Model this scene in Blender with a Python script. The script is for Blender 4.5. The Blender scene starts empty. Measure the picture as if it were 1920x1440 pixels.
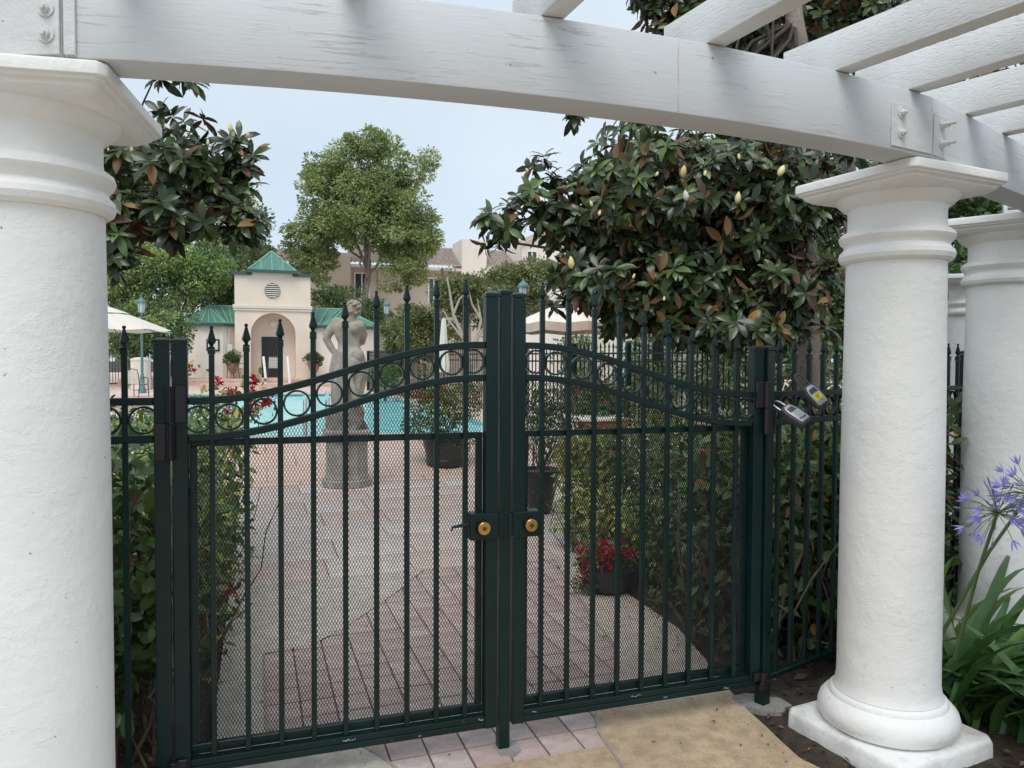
import bpy, bmesh, math, random
import numpy as np
from mathutils import Vector, Matrix
from mathutils.geometry import tessellate_polygon

rnd = random.Random(7)
rs = np.random.RandomState(11)
PI = math.pi
S = bpy.context.scene
COL = S.collection

# ------------------------------------------------------------------ camera, sky, sun, exposure
CAM = np.array([-.9562, -2.9169, 1.5789])
YAW, PIT, ROL, FPX = -.3270, -.0302, .0046, 1427.6
FW = np.array([-math.sin(YAW) * math.cos(PIT), math.cos(YAW) * math.cos(PIT), math.sin(PIT)])
_r = np.array([math.cos(YAW), math.sin(YAW), 0.0]); _u = np.cross(_r, FW)
RT = math.cos(ROL) * _r + math.sin(ROL) * _u
UP = -math.sin(ROL) * _r + math.cos(ROL) * _u
cd = bpy.data.cameras.new('camera'); cam = bpy.data.objects.new('camera', cd); COL.objects.link(cam)
cd.sensor_fit = 'HORIZONTAL'; cd.sensor_width = 36; cd.lens = 36 * FPX / 1920
cd.clip_start = .05; cd.clip_end = 2000
cam.matrix_world = Matrix(((RT[0], UP[0], -FW[0], CAM[0]), (RT[1], UP[1], -FW[1], CAM[1]), (RT[2], UP[2], -FW[2], CAM[2]), (0, 0, 0, 1)))
S.camera = cam

SUN_EL, SUN_AZ = math.radians(58), math.radians(-150)      # high, from behind the camera's left shoulder
w = bpy.data.worlds.new('World'); S.world = w; w.use_nodes = True
nt = w.node_tree; nt.nodes.clear()
out = nt.nodes.new('ShaderNodeOutputWorld'); bg = nt.nodes.new('ShaderNodeBackground'); bg.inputs[1].default_value = .1
sky = nt.nodes.new('ShaderNodeTexSky'); sky.sky_type = 'NISHITA'; sky.sun_disc = False
sky.sun_elevation = SUN_EL; sky.sun_rotation = SUN_AZ
tc = nt.nodes.new('ShaderNodeTexCoord'); nz = nt.nodes.new('ShaderNodeTexNoise')
nz.inputs['Scale'].default_value = 2.2; nz.inputs['Detail'].default_value = 5; nz.inputs['Roughness'].default_value = .5
rp = nt.nodes.new('ShaderNodeValToRGB')
rp.color_ramp.elements[0].position = .32; rp.color_ramp.elements[0].color = (5.05, 6.0, 6.95, 1)
rp.color_ramp.elements[1].position = .68; rp.color_ramp.elements[1].color = (6.2, 6.9, 7.5, 1)
mx = nt.nodes.new('ShaderNodeMix'); mx.data_type = 'RGBA'; mx.inputs[0].default_value = .88
nt.links.new(tc.outputs['Generated'], nz.inputs['Vector']); nt.links.new(nz.outputs[0], rp.inputs[0])
nt.links.new(sky.outputs[0], mx.inputs[6]); nt.links.new(rp.outputs[0], mx.inputs[7])
nt.links.new(mx.outputs[2], bg.inputs[0]); nt.links.new(bg.outputs[0], out.inputs[0])
sl = bpy.data.lights.new('sun', 'SUN'); sl.energy = 1.5; sl.angle = math.radians(38); sl.color = (1, .98, .95)
so = bpy.data.objects.new('sun', sl); COL.objects.link(so)
sd = Vector((math.cos(SUN_EL) * math.sin(SUN_AZ), math.cos(SUN_EL) * math.cos(SUN_AZ), math.sin(SUN_EL)))
so.rotation_euler = sd.to_track_quat('Z', 'Y').to_euler()
S.view_settings.view_transform = 'Standard'; S.view_settings.look = 'None'
S.view_settings.exposure = .45; S.view_settings.gamma = 1; S.view_settings.use_curve_mapping = False
S.render.engine = 'CYCLES'
S.cycles.max_bounces = 8; S.cycles.transparent_max_bounces = 4

# ------------------------------------------------------------------ measuring helpers (camera solved from the gate)
def ray(px, py): return FW + RT * (px - 960) / FPX - UP * (py - 720) / FPX
def dep(px, py, Z): return CAM + ray(px, py) * Z
def onz(px, py, z=0.0):
    d = ray(px, py); return CAM + d * (z - CAM[2]) / d[2]
def ony(px, py, y=0.0):
    d = ray(px, py); return CAM + d * (y - CAM[1]) / d[1]
def GZ(y): return float(np.interp(y, [-50, 7, 9.6, 27.6, 31, 300], [0, 0, .3, .3, .6, .6]))

# ------------------------------------------------------------------ mesh helpers
def norm(v): v = np.asarray(v, float); return v / (np.linalg.norm(v) + 1e-12)
class MB:
    def __init__(s): s.v = []; s.f = []
    def add(s, V, F):
        o = len(s.v); s.v += [tuple(map(float, p)) for p in V]; s.f += [tuple(i + o for i in f) for f in F]; return s
    def box(s, c, d, rz=0.0, M=None):
        V = [(x * d[0] / 2, y * d[1] / 2, z * d[2] / 2) for z in (-1, 1) for y in (-1, 1) for x in (-1, 1)]
        F = [(0, 2, 3, 1), (4, 5, 7, 6), (0, 1, 5, 4), (2, 6, 7, 3), (0, 4, 6, 2), (1, 3, 7, 5)]
        if M is not None: V = [tuple(np.asarray(M) @ np.array(p) + np.array(c)) for p in V]
        else:
            ca, sa = math.cos(rz), math.sin(rz)
            V = [(c[0] + x * ca - y * sa, c[1] + x * sa + y * ca, c[2] + z) for x, y, z in V]
        return s.add(V, F)
    def span(s, a, b):
        return s.box([(a[i] + b[i]) / 2 for i in range(3)], [abs(b[i] - a[i]) for i in range(3)])
    def tube(s, P, R, n=8, cap=True):
        P = [np.array(p, float) for p in P]
        if not hasattr(R, '__len__'): R = [R] * len(P)
        V = []; F = []; t0 = norm(P[1] - P[0])
        a = np.array([0, 0, 1.]) if abs(t0[2]) < .9 else np.array([1., 0, 0])
        a = norm(np.cross(t0, a))
        for i, p in enumerate(P):
            t = norm(P[min(i + 1, len(P) - 1)] - P[max(i - 1, 0)])
            a = norm(a - t * (a @ t)); b = np.cross(t, a)
            for k in range(n):
                th = 2 * PI * k / n; V.append(p + R[i] * (math.cos(th) * a + math.sin(th) * b))
        for i in range(len(P) - 1):
            for k in range(n):
                F.append((i * n + k, i * n + (k + 1) % n, (i + 1) * n + (k + 1) % n, (i + 1) * n + k))
        if cap: F += [tuple(range(n))[::-1], tuple(range((len(P) - 1) * n, len(P) * n))]
        return s.add(V, F)
    def lathe(s, prof, n=24, c=(0, 0, 0), ph=0.0, cap=True):
        V = []; F = []
        for r, z in prof:
            for k in range(n):
                th = 2 * PI * (k + ph) / n; V.append((c[0] + r * math.cos(th), c[1] + r * math.sin(th), c[2] + z))
        for i in range(len(prof) - 1):
            for k in range(n):
                F.append((i * n + k, i * n + (k + 1) % n, (i + 1) * n + (k + 1) % n, (i + 1) * n + k))
        if cap: F += [tuple(range(n))[::-1], tuple(range((len(prof) - 1) * n, len(prof) * n))]
        return s.add(V, F)
    def prism(s, poly, z0, z1):
        n = len(poly)
        V = [(p[0], p[1], z0) for p in poly] + [(p[0], p[1], z1) for p in poly]
        F = [tuple(range(n))[::-1], tuple(range(n, 2 * n))] + [(i, (i + 1) % n, n + (i + 1) % n, n + i) for i in range(n)]
        return s.add(V, F)
    def prismy(s, poly, y0, y1):                 # polygon in x,z extruded along y
        n = len(poly)
        V = [(p[0], y0, p[1]) for p in poly] + [(p[0], y1, p[1]) for p in poly]
        F = [tuple(range(n)), tuple(range(n, 2 * n))[::-1]] + [(i, n + i, n + (i + 1) % n, (i + 1) % n) for i in range(n)]
        return s.add(V, F)
    def sweep(s, P, w_, h_, up=(0, 0, 1)):       # rectangular bar along a polyline
        P = [np.array(p, float) for p in P]; V = []; F = []
        for i, p in enumerate(P):
            t = norm(P[min(i + 1, len(P) - 1)] - P[max(i - 1, 0)])
            sd_ = norm(np.cross(t, up)); u_ = np.cross(sd_, t)
            for a, b in ((-1, -1), (1, -1), (1, 1), (-1, 1)): V.append(p + sd_ * a * w_ / 2 + u_ * b * h_ / 2)
        for i in range(len(P) - 1):
            for k in range(4): F.append((i * 4 + k, i * 4 + (k + 1) % 4, i * 4 + 4 + (k + 1) % 4, i * 4 + 4 + k))
        F += [(3, 2, 1, 0), tuple(range(len(P) * 4 - 4, len(P) * 4))]
        return s.add(V, F)
    def mesh(s, name, mats, smooth=False, bevel=0, seg=1, angle=40, up=False):
        me = bpy.data.meshes.new(name)
        me.from_pydata(s.v, [], s.f)
        bm = bmesh.new(); bm.from_mesh(me)
        bmesh.ops.recalc_face_normals(bm, faces=bm.faces)
        if up:
            for f in bm.faces:
                if f.normal.z < 0: f.normal_flip()
        if bevel:
            ed = [e for e in bm.edges if len(e.link_faces) == 2 and e.calc_face_angle(0) > math.radians(30)]
            bmesh.ops.bevel(bm, geom=ed, offset=bevel, segments=seg, profile=.5, affect='EDGES', clamp_overlap=True)
        bm.to_mesh(me); bm.free()
        for m in (mats if isinstance(mats, (list, tuple)) else [mats]): me.materials.append(m)
        if smooth:
            me.polygons.foreach_set('use_smooth', [True] * len(me.polygons))
            me.set_sharp_from_angle(angle=math.radians(angle))
        return me

def np_mesh(name, V, F, mats, midx=None, smooth=False):
    """V (n,3), F (m,k) constant k."""
    me = bpy.data.meshes.new(name); m, k = F.shape
    me.vertices.add(len(V)); me.vertices.foreach_set('co', np.ascontiguousarray(V, np.float32).ravel())
    me.loops.add(m * k); me.loops.foreach_set('vertex_index', np.ascontiguousarray(F, np.int32).ravel())
    me.polygons.add(m); me.polygons.foreach_set('loop_start', np.arange(0, m * k, k, dtype=np.int32))
    if midx is not None: me.polygons.foreach_set('material_index', np.asarray(midx, np.int32))
    if smooth: me.polygons.foreach_set('use_smooth', np.ones(m, bool))
    for mt in (mats if isinstance(mats, (list, tuple)) else [mats]): me.materials.append(mt)
    me.update(calc_edges=True); me.validate()
    return me

# ------------------------------------------------------------------ scene graph helpers
def tag(o, label, cat, group=None, kind=None):
    if label: o['label'] = label
    if cat: o['category'] = cat
    if group: o['group'] = group
    if kind: o['kind'] = kind
    return o
def thing(name, label, cat, loc=(0, 0, 0), rz=0.0, group=None):
    o = bpy.data.objects.new(name, None); COL.objects.link(o); o.empty_display_size = .1
    o.location = tuple(map(float, loc)); o.rotation_euler = (0, 0, rz)
    return tag(o, label, cat, group)
WM = {}
def part(name, me, parent, loc=None, M=None, local=False, label=None, kind=None):
    """mesh in world coordinates (or placed by loc / M in world) as child; local=True: in the parent's own frame."""
    o = bpy.data.objects.new(name, me); COL.objects.link(o); o.parent = parent
    if parent is not None and not local:
        if parent.type == 'EMPTY': o.matrix_parent_inverse = Matrix.Translation(-Vector(parent.location))
        elif parent.name in WM: o.matrix_parent_inverse = WM[parent.name].inverted()
    if M is not None: o.matrix_basis = M
    elif loc is not None: o.location = tuple(map(float, loc))
    if not local and (M is not None or loc is not None): WM[o.name] = o.matrix_basis.copy()
    if label: o['label'] = label
    if kind: o['kind'] = kind
    return o
def copy_tree(o, parent=None):
    c = o.copy(); COL.objects.link(c); c.parent = parent
    for ch in list(o.children): copy_tree(ch, c)
    return c
def solo(name, me, label, cat, group=None, kind=None):
    o = bpy.data.objects.new(name, me); COL.objects.link(o); return tag(o, label, cat, group, kind)
def struct(name, me): return solo(name, me, None, None, None, 'structure')

# ------------------------------------------------------------------ materials
def newmat(name):
    m = bpy.data.materials.new(name); m.use_nodes = True
    return m, m.node_tree, m.node_tree.nodes['Principled BSDF']
def N(nt_, t, **kw):
    n = nt_.nodes.new(t)
    for k, v in kw.items(): setattr(n, k, v)
    return n
def noise(nt_, scale, detail=4, rough=.55, vec=None, sc=None):
    t = N(nt_, 'ShaderNodeTexCoord'); n = N(nt_, 'ShaderNodeTexNoise')
    n.inputs['Scale'].default_value = scale; n.inputs['Detail'].default_value = detail; n.inputs['Roughness'].default_value = rough
    src = t.outputs['Object']
    if sc is not None:
        mp = N(nt_, 'ShaderNodeMapping'); mp.inputs['Scale'].default_value = sc; nt_.links.new(src, mp.inputs[0]); src = mp.outputs[0]
    nt_.links.new(src, n.inputs['Vector']); return n
def ramp(nt_, src, stops):
    r_ = N(nt_, 'ShaderNodeValToRGB'); e = r_.color_ramp.elements
    while len(e) > len(stops): e.remove(e[-1])
    while len(e) < len(stops): e.new(.5)
    for i, (p, c) in enumerate(stops):
        e[i].position = p; e[i].color = (*c, 1) if len(c) == 3 else c
    nt_.links.new(src, r_.inputs[0]); return r_
def mixc(nt_, fac, a, b, mode='MIX'):
    m = N(nt_, 'ShaderNodeMix', data_type='RGBA', blend_type=mode)
    for sock, v in ((0, fac), (6, a), (7, b)):
        if hasattr(v, 'is_linked'): nt_.links.new(v, m.inputs[sock])
        elif isinstance(v, (int, float)): m.inputs[sock].default_value = v
        else: m.inputs[sock].default_value = (*v, 1)
    return m.outputs[2]
def bumpn(nt_, bs, src, strength=.3, dist=.01, prev=None):
    b = N(nt_, 'ShaderNodeBump'); b.inputs['Strength'].default_value = strength; b.inputs['Distance'].default_value = dist
    nt_.links.new(src, b.inputs['Height'])
    if prev is not None: nt_.links.new(prev, b.inputs['Normal'])
    nt_.links.new(b.outputs[0], bs.inputs['Normal']); return b.outputs[0]
def M_(name, col, rough=.5, var=.12, vs=6, bump=0., bs=60, bd=.004, metal=0., spec=.5, col2=None, sc=None):
    m, t, b = newmat(name)
    n = noise(t, vs, 5, sc=sc)
    c1 = tuple(c * (1 - var) for c in col); c2 = col2 or tuple(min(1, c * (1 + var)) for c in col)
    r_ = ramp(t, n.outputs[0], [(.3, c1), (.7, c2)])
    t.links.new(r_.outputs[0], b.inputs['Base Color'])
    b.inputs['Roughness'].default_value = rough; b.inputs['Metallic'].default_value = metal
    b.inputs['Specular IOR Level'].default_value = spec
    if bump: bumpn(t, b, noise(t, bs, 4).outputs[0], bump, bd)
    return m
def leafmat(name, cols, rough=.4, back=None, trans=.25, spec=.5):
    m, t, b = newmat(name)
    g = N(t, 'ShaderNodeNewGeometry'); oi = N(t, 'ShaderNodeObjectInfo')
    ad = N(t, 'ShaderNodeMath', operation='ADD'); fr = N(t, 'ShaderNodeMath', operation='FRACT')
    t.links.new(g.outputs['Random Per Island'], ad.inputs[0]); t.links.new(oi.outputs['Random'], ad.inputs[1]); t.links.new(ad.outputs[0], fr.inputs[0])
    k = len(cols)
    r_ = ramp(t, fr.outputs[0], [(i / max(1, k - 1), c) for i, c in enumerate(cols)])
    nn = noise(t, 9, 3); mu = N(t, 'ShaderNodeMath', operation='MULTIPLY_ADD'); mu.inputs[1].default_value = .7; mu.inputs[2].default_value = .65
    t.links.new(nn.outputs[0], mu.inputs[0])
    sc = N(t, 'ShaderNodeVectorMath', operation='SCALE'); t.links.new(r_.outputs[0], sc.inputs[0]); t.links.new(mu.outputs[0], sc.inputs['Scale'])
    c = sc.outputs[0]
    if back is not None:
        rb = ramp(t, fr.outputs[0], [(0, back[0]), (1, back[1])])
        c = mixc(t, g.outputs['Backfacing'], c, rb.outputs[0])
        ro = N(t, 'ShaderNodeMath', operation='MULTIPLY_ADD'); ro.inputs[1].default_value = .85 - rough; ro.inputs[2].default_value = rough
        t.links.new(g.outputs['Backfacing'], ro.inputs[0]); t.links.new(ro.outputs[0], b.inputs['Roughness'])
    else: b.inputs['Roughness'].default_value = rough
    b.inputs['Specular IOR Level'].default_value = spec
    t.links.new(c, b.inputs['Base Color'])
    if trans:
        tr = N(t, 'ShaderNodeBsdfTranslucent'); ms = N(t, 'ShaderNodeMixShader'); ms.inputs[0].default_value = trans
        t.links.new(c, tr.inputs[0]); o = t.nodes['Material Output']
        t.links.new(b.outputs[0], ms.inputs[1]); t.links.new(tr.outputs[0], ms.inputs[2]); t.links.new(ms.outputs[0], o.inputs[0])
    return m

def white_paint(name, col=(.88, .87, .835), wood=False, rust=False, dirt=.62):
    m, t, b = newmat(name)
    big = noise(t, 2.2, 6, .6)
    c = ramp(t, big.outputs[0], [(.3, tuple(x * .93 for x in col)), (.65, col)]).outputs[0]
    dn = noise(t, 9, 8, .75, sc=(1, 1, .6)); dm = ramp(t, dn.outputs[0], [(dirt, (0, 0, 0)), (dirt + .14, (.34, .34, .34))])
    c = mixc(t, dm.outputs[0], c, (.33, .31, .27))
    sp = noise(t, 42, 2, .4); sm = ramp(t, sp.outputs[0], [(.765, (0, 0, 0)), (.80, (.7, .7, .7))])
    c = mixc(t, sm.outputs[0], c, (.22, .2, .17))
    if rust:
        tcx = N(t, 'ShaderNodeTexCoord'); sx = N(t, 'ShaderNodeSeparateXYZ'); t.links.new(tcx.outputs['Object'], sx.inputs[0])
        wob = noise(t, 18, 2); 
        a1 = N(t, 'ShaderNodeMath', operation='MULTIPLY_ADD'); a1.inputs[1].default_value = .012; a1.inputs[2].default_value = -.006 - .262
        t.links.new(wob.outputs[0], a1.inputs[0])
        a2 = N(t, 'ShaderNodeMath', operation='ADD'); t.links.new(sx.outputs[0], a2.inputs[0]); t.links.new(a1.outputs[0], a2.inputs[1])
        a3 = N(t, 'ShaderNodeMath', operation='ABSOLUTE'); t.links.new(a2.outputs[0], a3.inputs[0])
        rr = ramp(t, a3.outputs[0], [(0, (.55, .55, .55)), (.0035, (0, 0, 0))])
        zz = N(t, 'ShaderNodeMath', operation='LESS_THAN'); t.links.new(sx.outputs[2], zz.inputs[0]); zz.inputs[1].default_value = 2.545
        k1 = N(t, 'ShaderNodeMath', operation='MULTIPLY'); t.links.new(rr.outputs[0], k1.inputs[0]); t.links.new(zz.outputs[0], k1.inputs[1])
        k2 = N(t, 'ShaderNodeMath', operation='MULTIPLY'); t.links.new(k1.outputs[0], k2.inputs[0]); t.links.new(ramp(t, noise(t, 16, 3).outputs[0], [(.35, (.2, .2, .2)), (.6, (1, 1, 1))]).outputs[0], k2.inputs[1])
        c = mixc(t, k2.outputs[0], c, (.5, .27, .09))
    t.links.new(c, b.inputs['Base Color']); b.inputs['Roughness'].default_value = .55; b.inputs['Specular IOR Level'].default_value = .35
    if wood:
        n1 = noise(t, 9, 6, .6, sc=(1, 1, 9)); n2 = noise(t, 30, 4, .6, sc=(.5, .5, 5))
        rd0 = ramp(t, noise(t, 6, 5, .65, sc=(.9, .9, 15)).outputs[0], [(.58, (0, 0, 0)), (.63, (1, 1, 1)), (.70, (.1, .1, .1))])
        rm = ramp(t, noise(t, 2.3, 3, .6).outputs[0], [(.46, (0, 0, 0)), (.62, (1, 1, 1))])
        rd = N(t, 'ShaderNodeMix', data_type='RGBA', blend_type='MULTIPLY'); rd.inputs[0].default_value = 1
        t.links.new(rd0.outputs[0], rd.inputs[6]); t.links.new(rm.outputs[0], rd.inputs[7])
        x = bumpn(t, b, n2.outputs[0], .3, .002); x = bumpn(t, b, n1.outputs[0], .16, .004, x); bumpn(t, b, rd.outputs[2], .55, .004, x)
    else:
        n1 = noise(t, 14, 8, .7); n2 = noise(t, 70, 4, .6, sc=(1, 1, 1.6))
        rd = ramp(t, noise(t, 6.5, 5, .65, sc=(1, 1, 2.2)).outputs[0], [(.56, (0, 0, 0)), (.585, (1, 1, 1)), (.6, (.2, .2, .2))])
        mk = ramp(t, noise(t, 2.6, 4, .6).outputs[0], [(.40, (.12, .12, .12)), (.62, (1, 1, 1))])
        mm = N(t, 'ShaderNodeMix', data_type='RGBA', blend_type='MULTIPLY'); mm.inputs[0].default_value = 1
        t.links.new(n1.outputs[0], mm.inputs[6]); t.links.new(mk.outputs[0], mm.inputs[7])
        x = bumpn(t, b, n2.outputs[0], .16, .002); x = bumpn(t, b, mm.outputs[2], .5, .008, x); x = bumpn(t, b, rd.outputs[0], .3, .003, x); bumpn(t, b, noise(t, 3.5, 6, .7).outputs[0], .35, .02, x)
    return m
def rafter_paint():
    m, t, b = newmat('rafter_paint')
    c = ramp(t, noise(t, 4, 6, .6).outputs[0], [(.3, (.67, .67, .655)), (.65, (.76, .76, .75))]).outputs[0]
    t.links.new(c, b.inputs['Base Color']); b.inputs['Roughness'].default_value = .6; b.inputs['Specular IOR Level'].default_value = .3
    tcx = N(t, 'ShaderNodeTexCoord'); br = N(t, 'ShaderNodeTexBrick')
    mp = N(t, 'ShaderNodeMapping'); t.links.new(tcx.outputs['Object'], mp.inputs[0]); mp.inputs['Rotation'].default_value = (PI / 2, 0, 0)
    t.links.new(mp.outputs[0], br.inputs[0])
    vo = noise(t, 85, 2, .5, sc=(.42, .42, 1.7)); rr = ramp(t, vo.outputs[0], [(.52, (1, 1, 1)), (.64, (0, 0, 0))])
    x = bumpn(t, b, noise(t, 12, 5, .6, sc=(1, 1, 6)).outputs[0], .15, .004); bumpn(t, b, rr.outputs[0], .42, .003, x)
    return m
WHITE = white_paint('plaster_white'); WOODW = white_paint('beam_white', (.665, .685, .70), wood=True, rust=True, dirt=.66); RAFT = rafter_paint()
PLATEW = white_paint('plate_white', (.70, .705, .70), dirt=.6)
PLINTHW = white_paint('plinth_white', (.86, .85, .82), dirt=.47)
def green_paint(name, col):
    m, t, b = newmat(name)
    c = ramp(t, noise(t, 5, 6, .65).outputs[0], [(.3, tuple(x * .8 for x in col)), (.7, tuple(x * 1.25 for x in col))]).outputs[0]
    dm = ramp(t, noise(t, 38, 5, .7).outputs[0], [(.64, (0, 0, 0)), (.72, (.4, .4, .4))])
    c = mixc(t, dm.outputs[0], c, (.09, .11, .11))
    t.links.new(c, b.inputs['Base Color']); b.inputs['Roughness'].default_value = .3; b.inputs['Specular IOR Level'].default_value = .3
    bumpn(t, b, noise(t, 120, 2).outputs[0], .05, .001)
    return m
GREEN = green_paint('dark_green_paint', (.005, .0185, .0175))
HINGE = M_('hinge_black', (.012, .010, .014), .32, .2)
BRASS = M_('brass', (.62, .42, .14), .28, .15, 40, metal=1.0)
BRASSD = M_('brass_dark', (.16, .11, .05), .4, .2, 40, metal=1.0)
SCREEN = M_('screen_black', (.010, .014, .014), .4, .2, spec=.3)

def concrete(name, a, b2, speck=(.2, .15, .1), objr=None):
    m, t, b = newmat(name)
    c = ramp(t, noise(t, 1.6, 7, .65).outputs[0], [(.33, a), (.66, b2)]).outputs[0]
    if objr is not None:
        oi = N(t, 'ShaderNodeObjectInfo'); rr = ramp(t, oi.outputs['Random'], objr); c = mixc(t, .65, c, rr.outputs[0])
    c = mixc(t, ramp(t, noise(t, 12, 6, .7).outputs[0], [(.40, (.55, .55, .55)), (.60, (0, 0, 0))]).outputs[0], c, tuple(x * .66 for x in a))
    c = mixc(t, ramp(t, noise(t, 3.3, 7, .72).outputs[0], [(.54, (0, 0, 0)), (.70, (.6, .6, .6))]).outputs[0], c, (b2[0] * .62, b2[1] * .52, b2[2] * .42))
    c = mixc(t, ramp(t, noise(t, 95, 3, .5).outputs[0], [(.62, (0, 0, 0)), (.68, (.85, .85, .85))]).outputs[0], c, speck)
    t.links.new(c, b.inputs['Base Color']); b.inputs['Roughness'].default_value = .72; b.inputs['Specular IOR Level'].default_value = .25
    x = bumpn(t, b, noise(t, 60, 6, .7).outputs[0], .35, .004); bumpn(t, b, noise(t, 10, 5, .6).outputs[0], .35, .01, x)
    return m
TAN = concrete('tan_concrete', (.46, .335, .21), (.61, .475, .32))
BUFF = concrete('buff_concrete', (.55, .46, .38), (.66, .58, .50))
CREAMC = concrete('cream_concrete', (.54, .47, .39), (.66, .60, .53))
BRICK = concrete('stamped_brick', (.53, .41, .375), (.66, .54, .50), (.3, .2, .17), [(0, (.47, .33, .29)), (.5, (.58, .45, .41)), (1, (.66, .56, .52))])
SLAB = concrete('cream_slab', (.62, .53, .47), (.72, .65, .60), (.4, .3, .25), [(0, (.72, .66, .61)), (.5, (.70, .61, .55)), (.68, (.66, .46, .38)), (1, (.73, .67, .61))])
JOINT = M_('joint_dark', (.15, .11, .09), .9, .3)
EDGE = M_('edging_grey', (.34, .30, .26), .85, .2, 20)
PAD = concrete('grey_footing', (.28, .27, .25), (.38, .37, .34))
SOIL = M_('soil', (.05, .036, .026), .95, .5, 14, .8, 40, .02)

# ================================================================== LARGE STRUCTURE: ground, path, deck, pool
b = MB()
gx = [-160, -40, -12, 12, 40, 160]; gy = [-30, 7.1, 9, 27.7, 29.5, 31, 60, 400]
V = [(x, y, -1.3 if 8 < y < 28 else GZ(y) - .06) for y in gy for x in gx]; F = []
for j in range(len(gy) - 1):
    for i in range(len(gx) - 1):
        k = j * len(gx) + i; F.append((k, k + 1, k + 1 + len(gx), k + len(gx)))
b.add(V, F); struct('ground', b.mesh('ground', SOIL, up=True))

SOIL_EDGE = [(1.13, -.56), (1.10, -.45), (1.117, -.32), (1.138, -.2), (1.159, -.03), (1.203, .16), (1.30, .5), (1.42, 1.0), (1.44, 1.5), (1.46, 2.4), (1.47, 2.7)]
BRK = [(-.43, -.121), (-.44, -.03), (-.491, .097), (-.56, .21), (-.70, .34), (-.915, .45), (-.915, 1.338), (-.664, 1.396), (-.478, 1.592), (-.36, 1.75), (-.05, 2.2), (.244, 2.69), (1.3, 2.69),
       (1.12, 1.8), (1.04, 1.46), (.99, 1.2), (.93, .82), (.80, .55), (.62, .36), (.49, .172), (.43, -.011), (.413, -.121)]
def tess(name, outer, holes, z, mat):
    loops = [[Vector((x, y, z)) for x, y in outer]] + [[Vector((x, y, z)) for x, y in h] for h in holes]
    tris = tessellate_polygon(loops); flat = [p for l in loops for p in l]
    bm = bmesh.new(); vs = [bm.verts.new(p) for p in flat]; bm.verts.ensure_lookup_table()
    for t in tris:
        try: bm.faces.new([vs[i] for i in t])
        except ValueError: pass
    for f in bm.faces:
        f.normal_update()
        if f.normal.z < 0: f.normal_flip()
    me = bpy.data.meshes.new(name); bm.to_mesh(me); bm.free(); me.materials.append(mat); return me
outer = [(-9, -8), (1.5, -8), (1.32, -2.2), (1.2, -.9)] + SOIL_EDGE + [(-1.12, 2.7), (-1.13, .4), (-1.30, .1), (-1.42, -.2), (-1.2, -.75), (-2.0, -.9), (-9, -.9)]
RIN = [(1.203, .16), (1.30, .5), (1.42, 1.0), (1.44, 1.5), (1.46, 2.4), (1.47, 2.7), (1.3, 2.70)] + BRK[12:20] + [(.60, .165)]
LC = [(-9, -8), (-.05, -8), (-.36, -.6), (-.432, -.121)] + BRK[1:12] + [(.244, 2.70), (-1.12, 2.70)] + outer[-6:]
RC = [(-.05, -8), (1.5, -8), (1.32, -2.2), (1.2, -.9)] + SOIL_EDGE[:6] + [(.60, .162)] + BRK[19:] + [(-.43, -.1212), (-.36, -.6)]
path = struct('path', tess('path', RC, [], 0.0, TAN))
part('cream_pour', tess('cream_pour', LC, [], 0.0, CREAMC), path); part('buff_pour', tess('buff_pour', RIN, [], 0.0, BUFF), path)
# kerb face down to the soil along the curved edge
b = MB()
for (p, q) in zip(outer[3:14], outer[4:15]): b.add([(p[0], p[1], 0), (q[0], q[1], 0), (q[0], q[1], -.08), (p[0], p[1], -.08)], [(0, 1, 2, 3)])
part('path_edge', b.mesh('path_edge', TAN), path)
part('mortar_bed', tess('mortar_bed', BRK, [], -.012, JOINT), path)
def clip(poly, cell):
    x0, x1, y0, y1 = cell
    def cut(P, ins, inter):
        R = []
        for i in range(len(P)):
            a, c = P[i - 1], P[i]
            if ins(c):
                if not ins(a): R.append(inter(a, c))
                R.append(c)
            elif ins(a): R.append(inter(a, c))
        return R
    def ix(v): return lambda a, c: (v, a[1] + (c[1] - a[1]) * (v - a[0]) / (c[0] - a[0]))
    def iy(v): return lambda a, c: (a[0] + (c[0] - a[0]) * (v - a[1]) / (c[1] - a[1]), v)
    P = cut(poly, lambda p: p[0] >= x0, ix(x0)); P = cut(P, lambda p: p[0] <= x1, ix(x1)) if P else P
    P = cut(P, lambda p: p[1] >= y0, iy(y0)) if P else P; P = cut(P, lambda p: p[1] <= y1, iy(y1)) if P else P
    R = []
    for p in P:
        if not R or (abs(p[0] - R[-1][0]) + abs(p[1] - R[-1][1])) > 1e-4: R.append(p)
    if len(R) > 1 and abs(R[0][0] - R[-1][0]) + abs(R[0][1] - R[-1][1]) < 1e-4: R.pop()
    return R
def area(P): return .5 * abs(sum(P[i - 1][0] * P[i][1] - P[i][0] * P[i - 1][1] for i in range(len(P))))
def inset(P, d):
    c = np.mean(np.array(P), 0); R = []
    for p in P:
        v = np.array(p) - c; l = np.linalg.norm(v); R.append(tuple(c + v * max(.3, 1 - d * 1.35 / max(l, 1e-6))))
    return R
def slab_mesh(P, z0, z1, ch, mat, zf=None, name='brick'):
    P2 = inset(P, ch); n = len(P); b = MB()
    h = (lambda p: zf(p[1])) if zf else (lambda p: 0)
    V = [(p[0], p[1], z0 + h(p)) for p in P] + [(p[0], p[1], z1 - ch * .6 + h(p)) for p in P] + [(p[0], p[1], z1 + h(p)) for p in P2]
    F = [tuple(range(2 * n, 3 * n))]
    for l in range(2): F += [(l * n + i, l * n + (i + 1) % n, (l + 1) * n + (i + 1) % n, (l + 1) * n + i) for i in range(n)]
    return b.add(V, F).mesh(name, mat, True, angle=50)
bx, by = .154, .163
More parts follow.
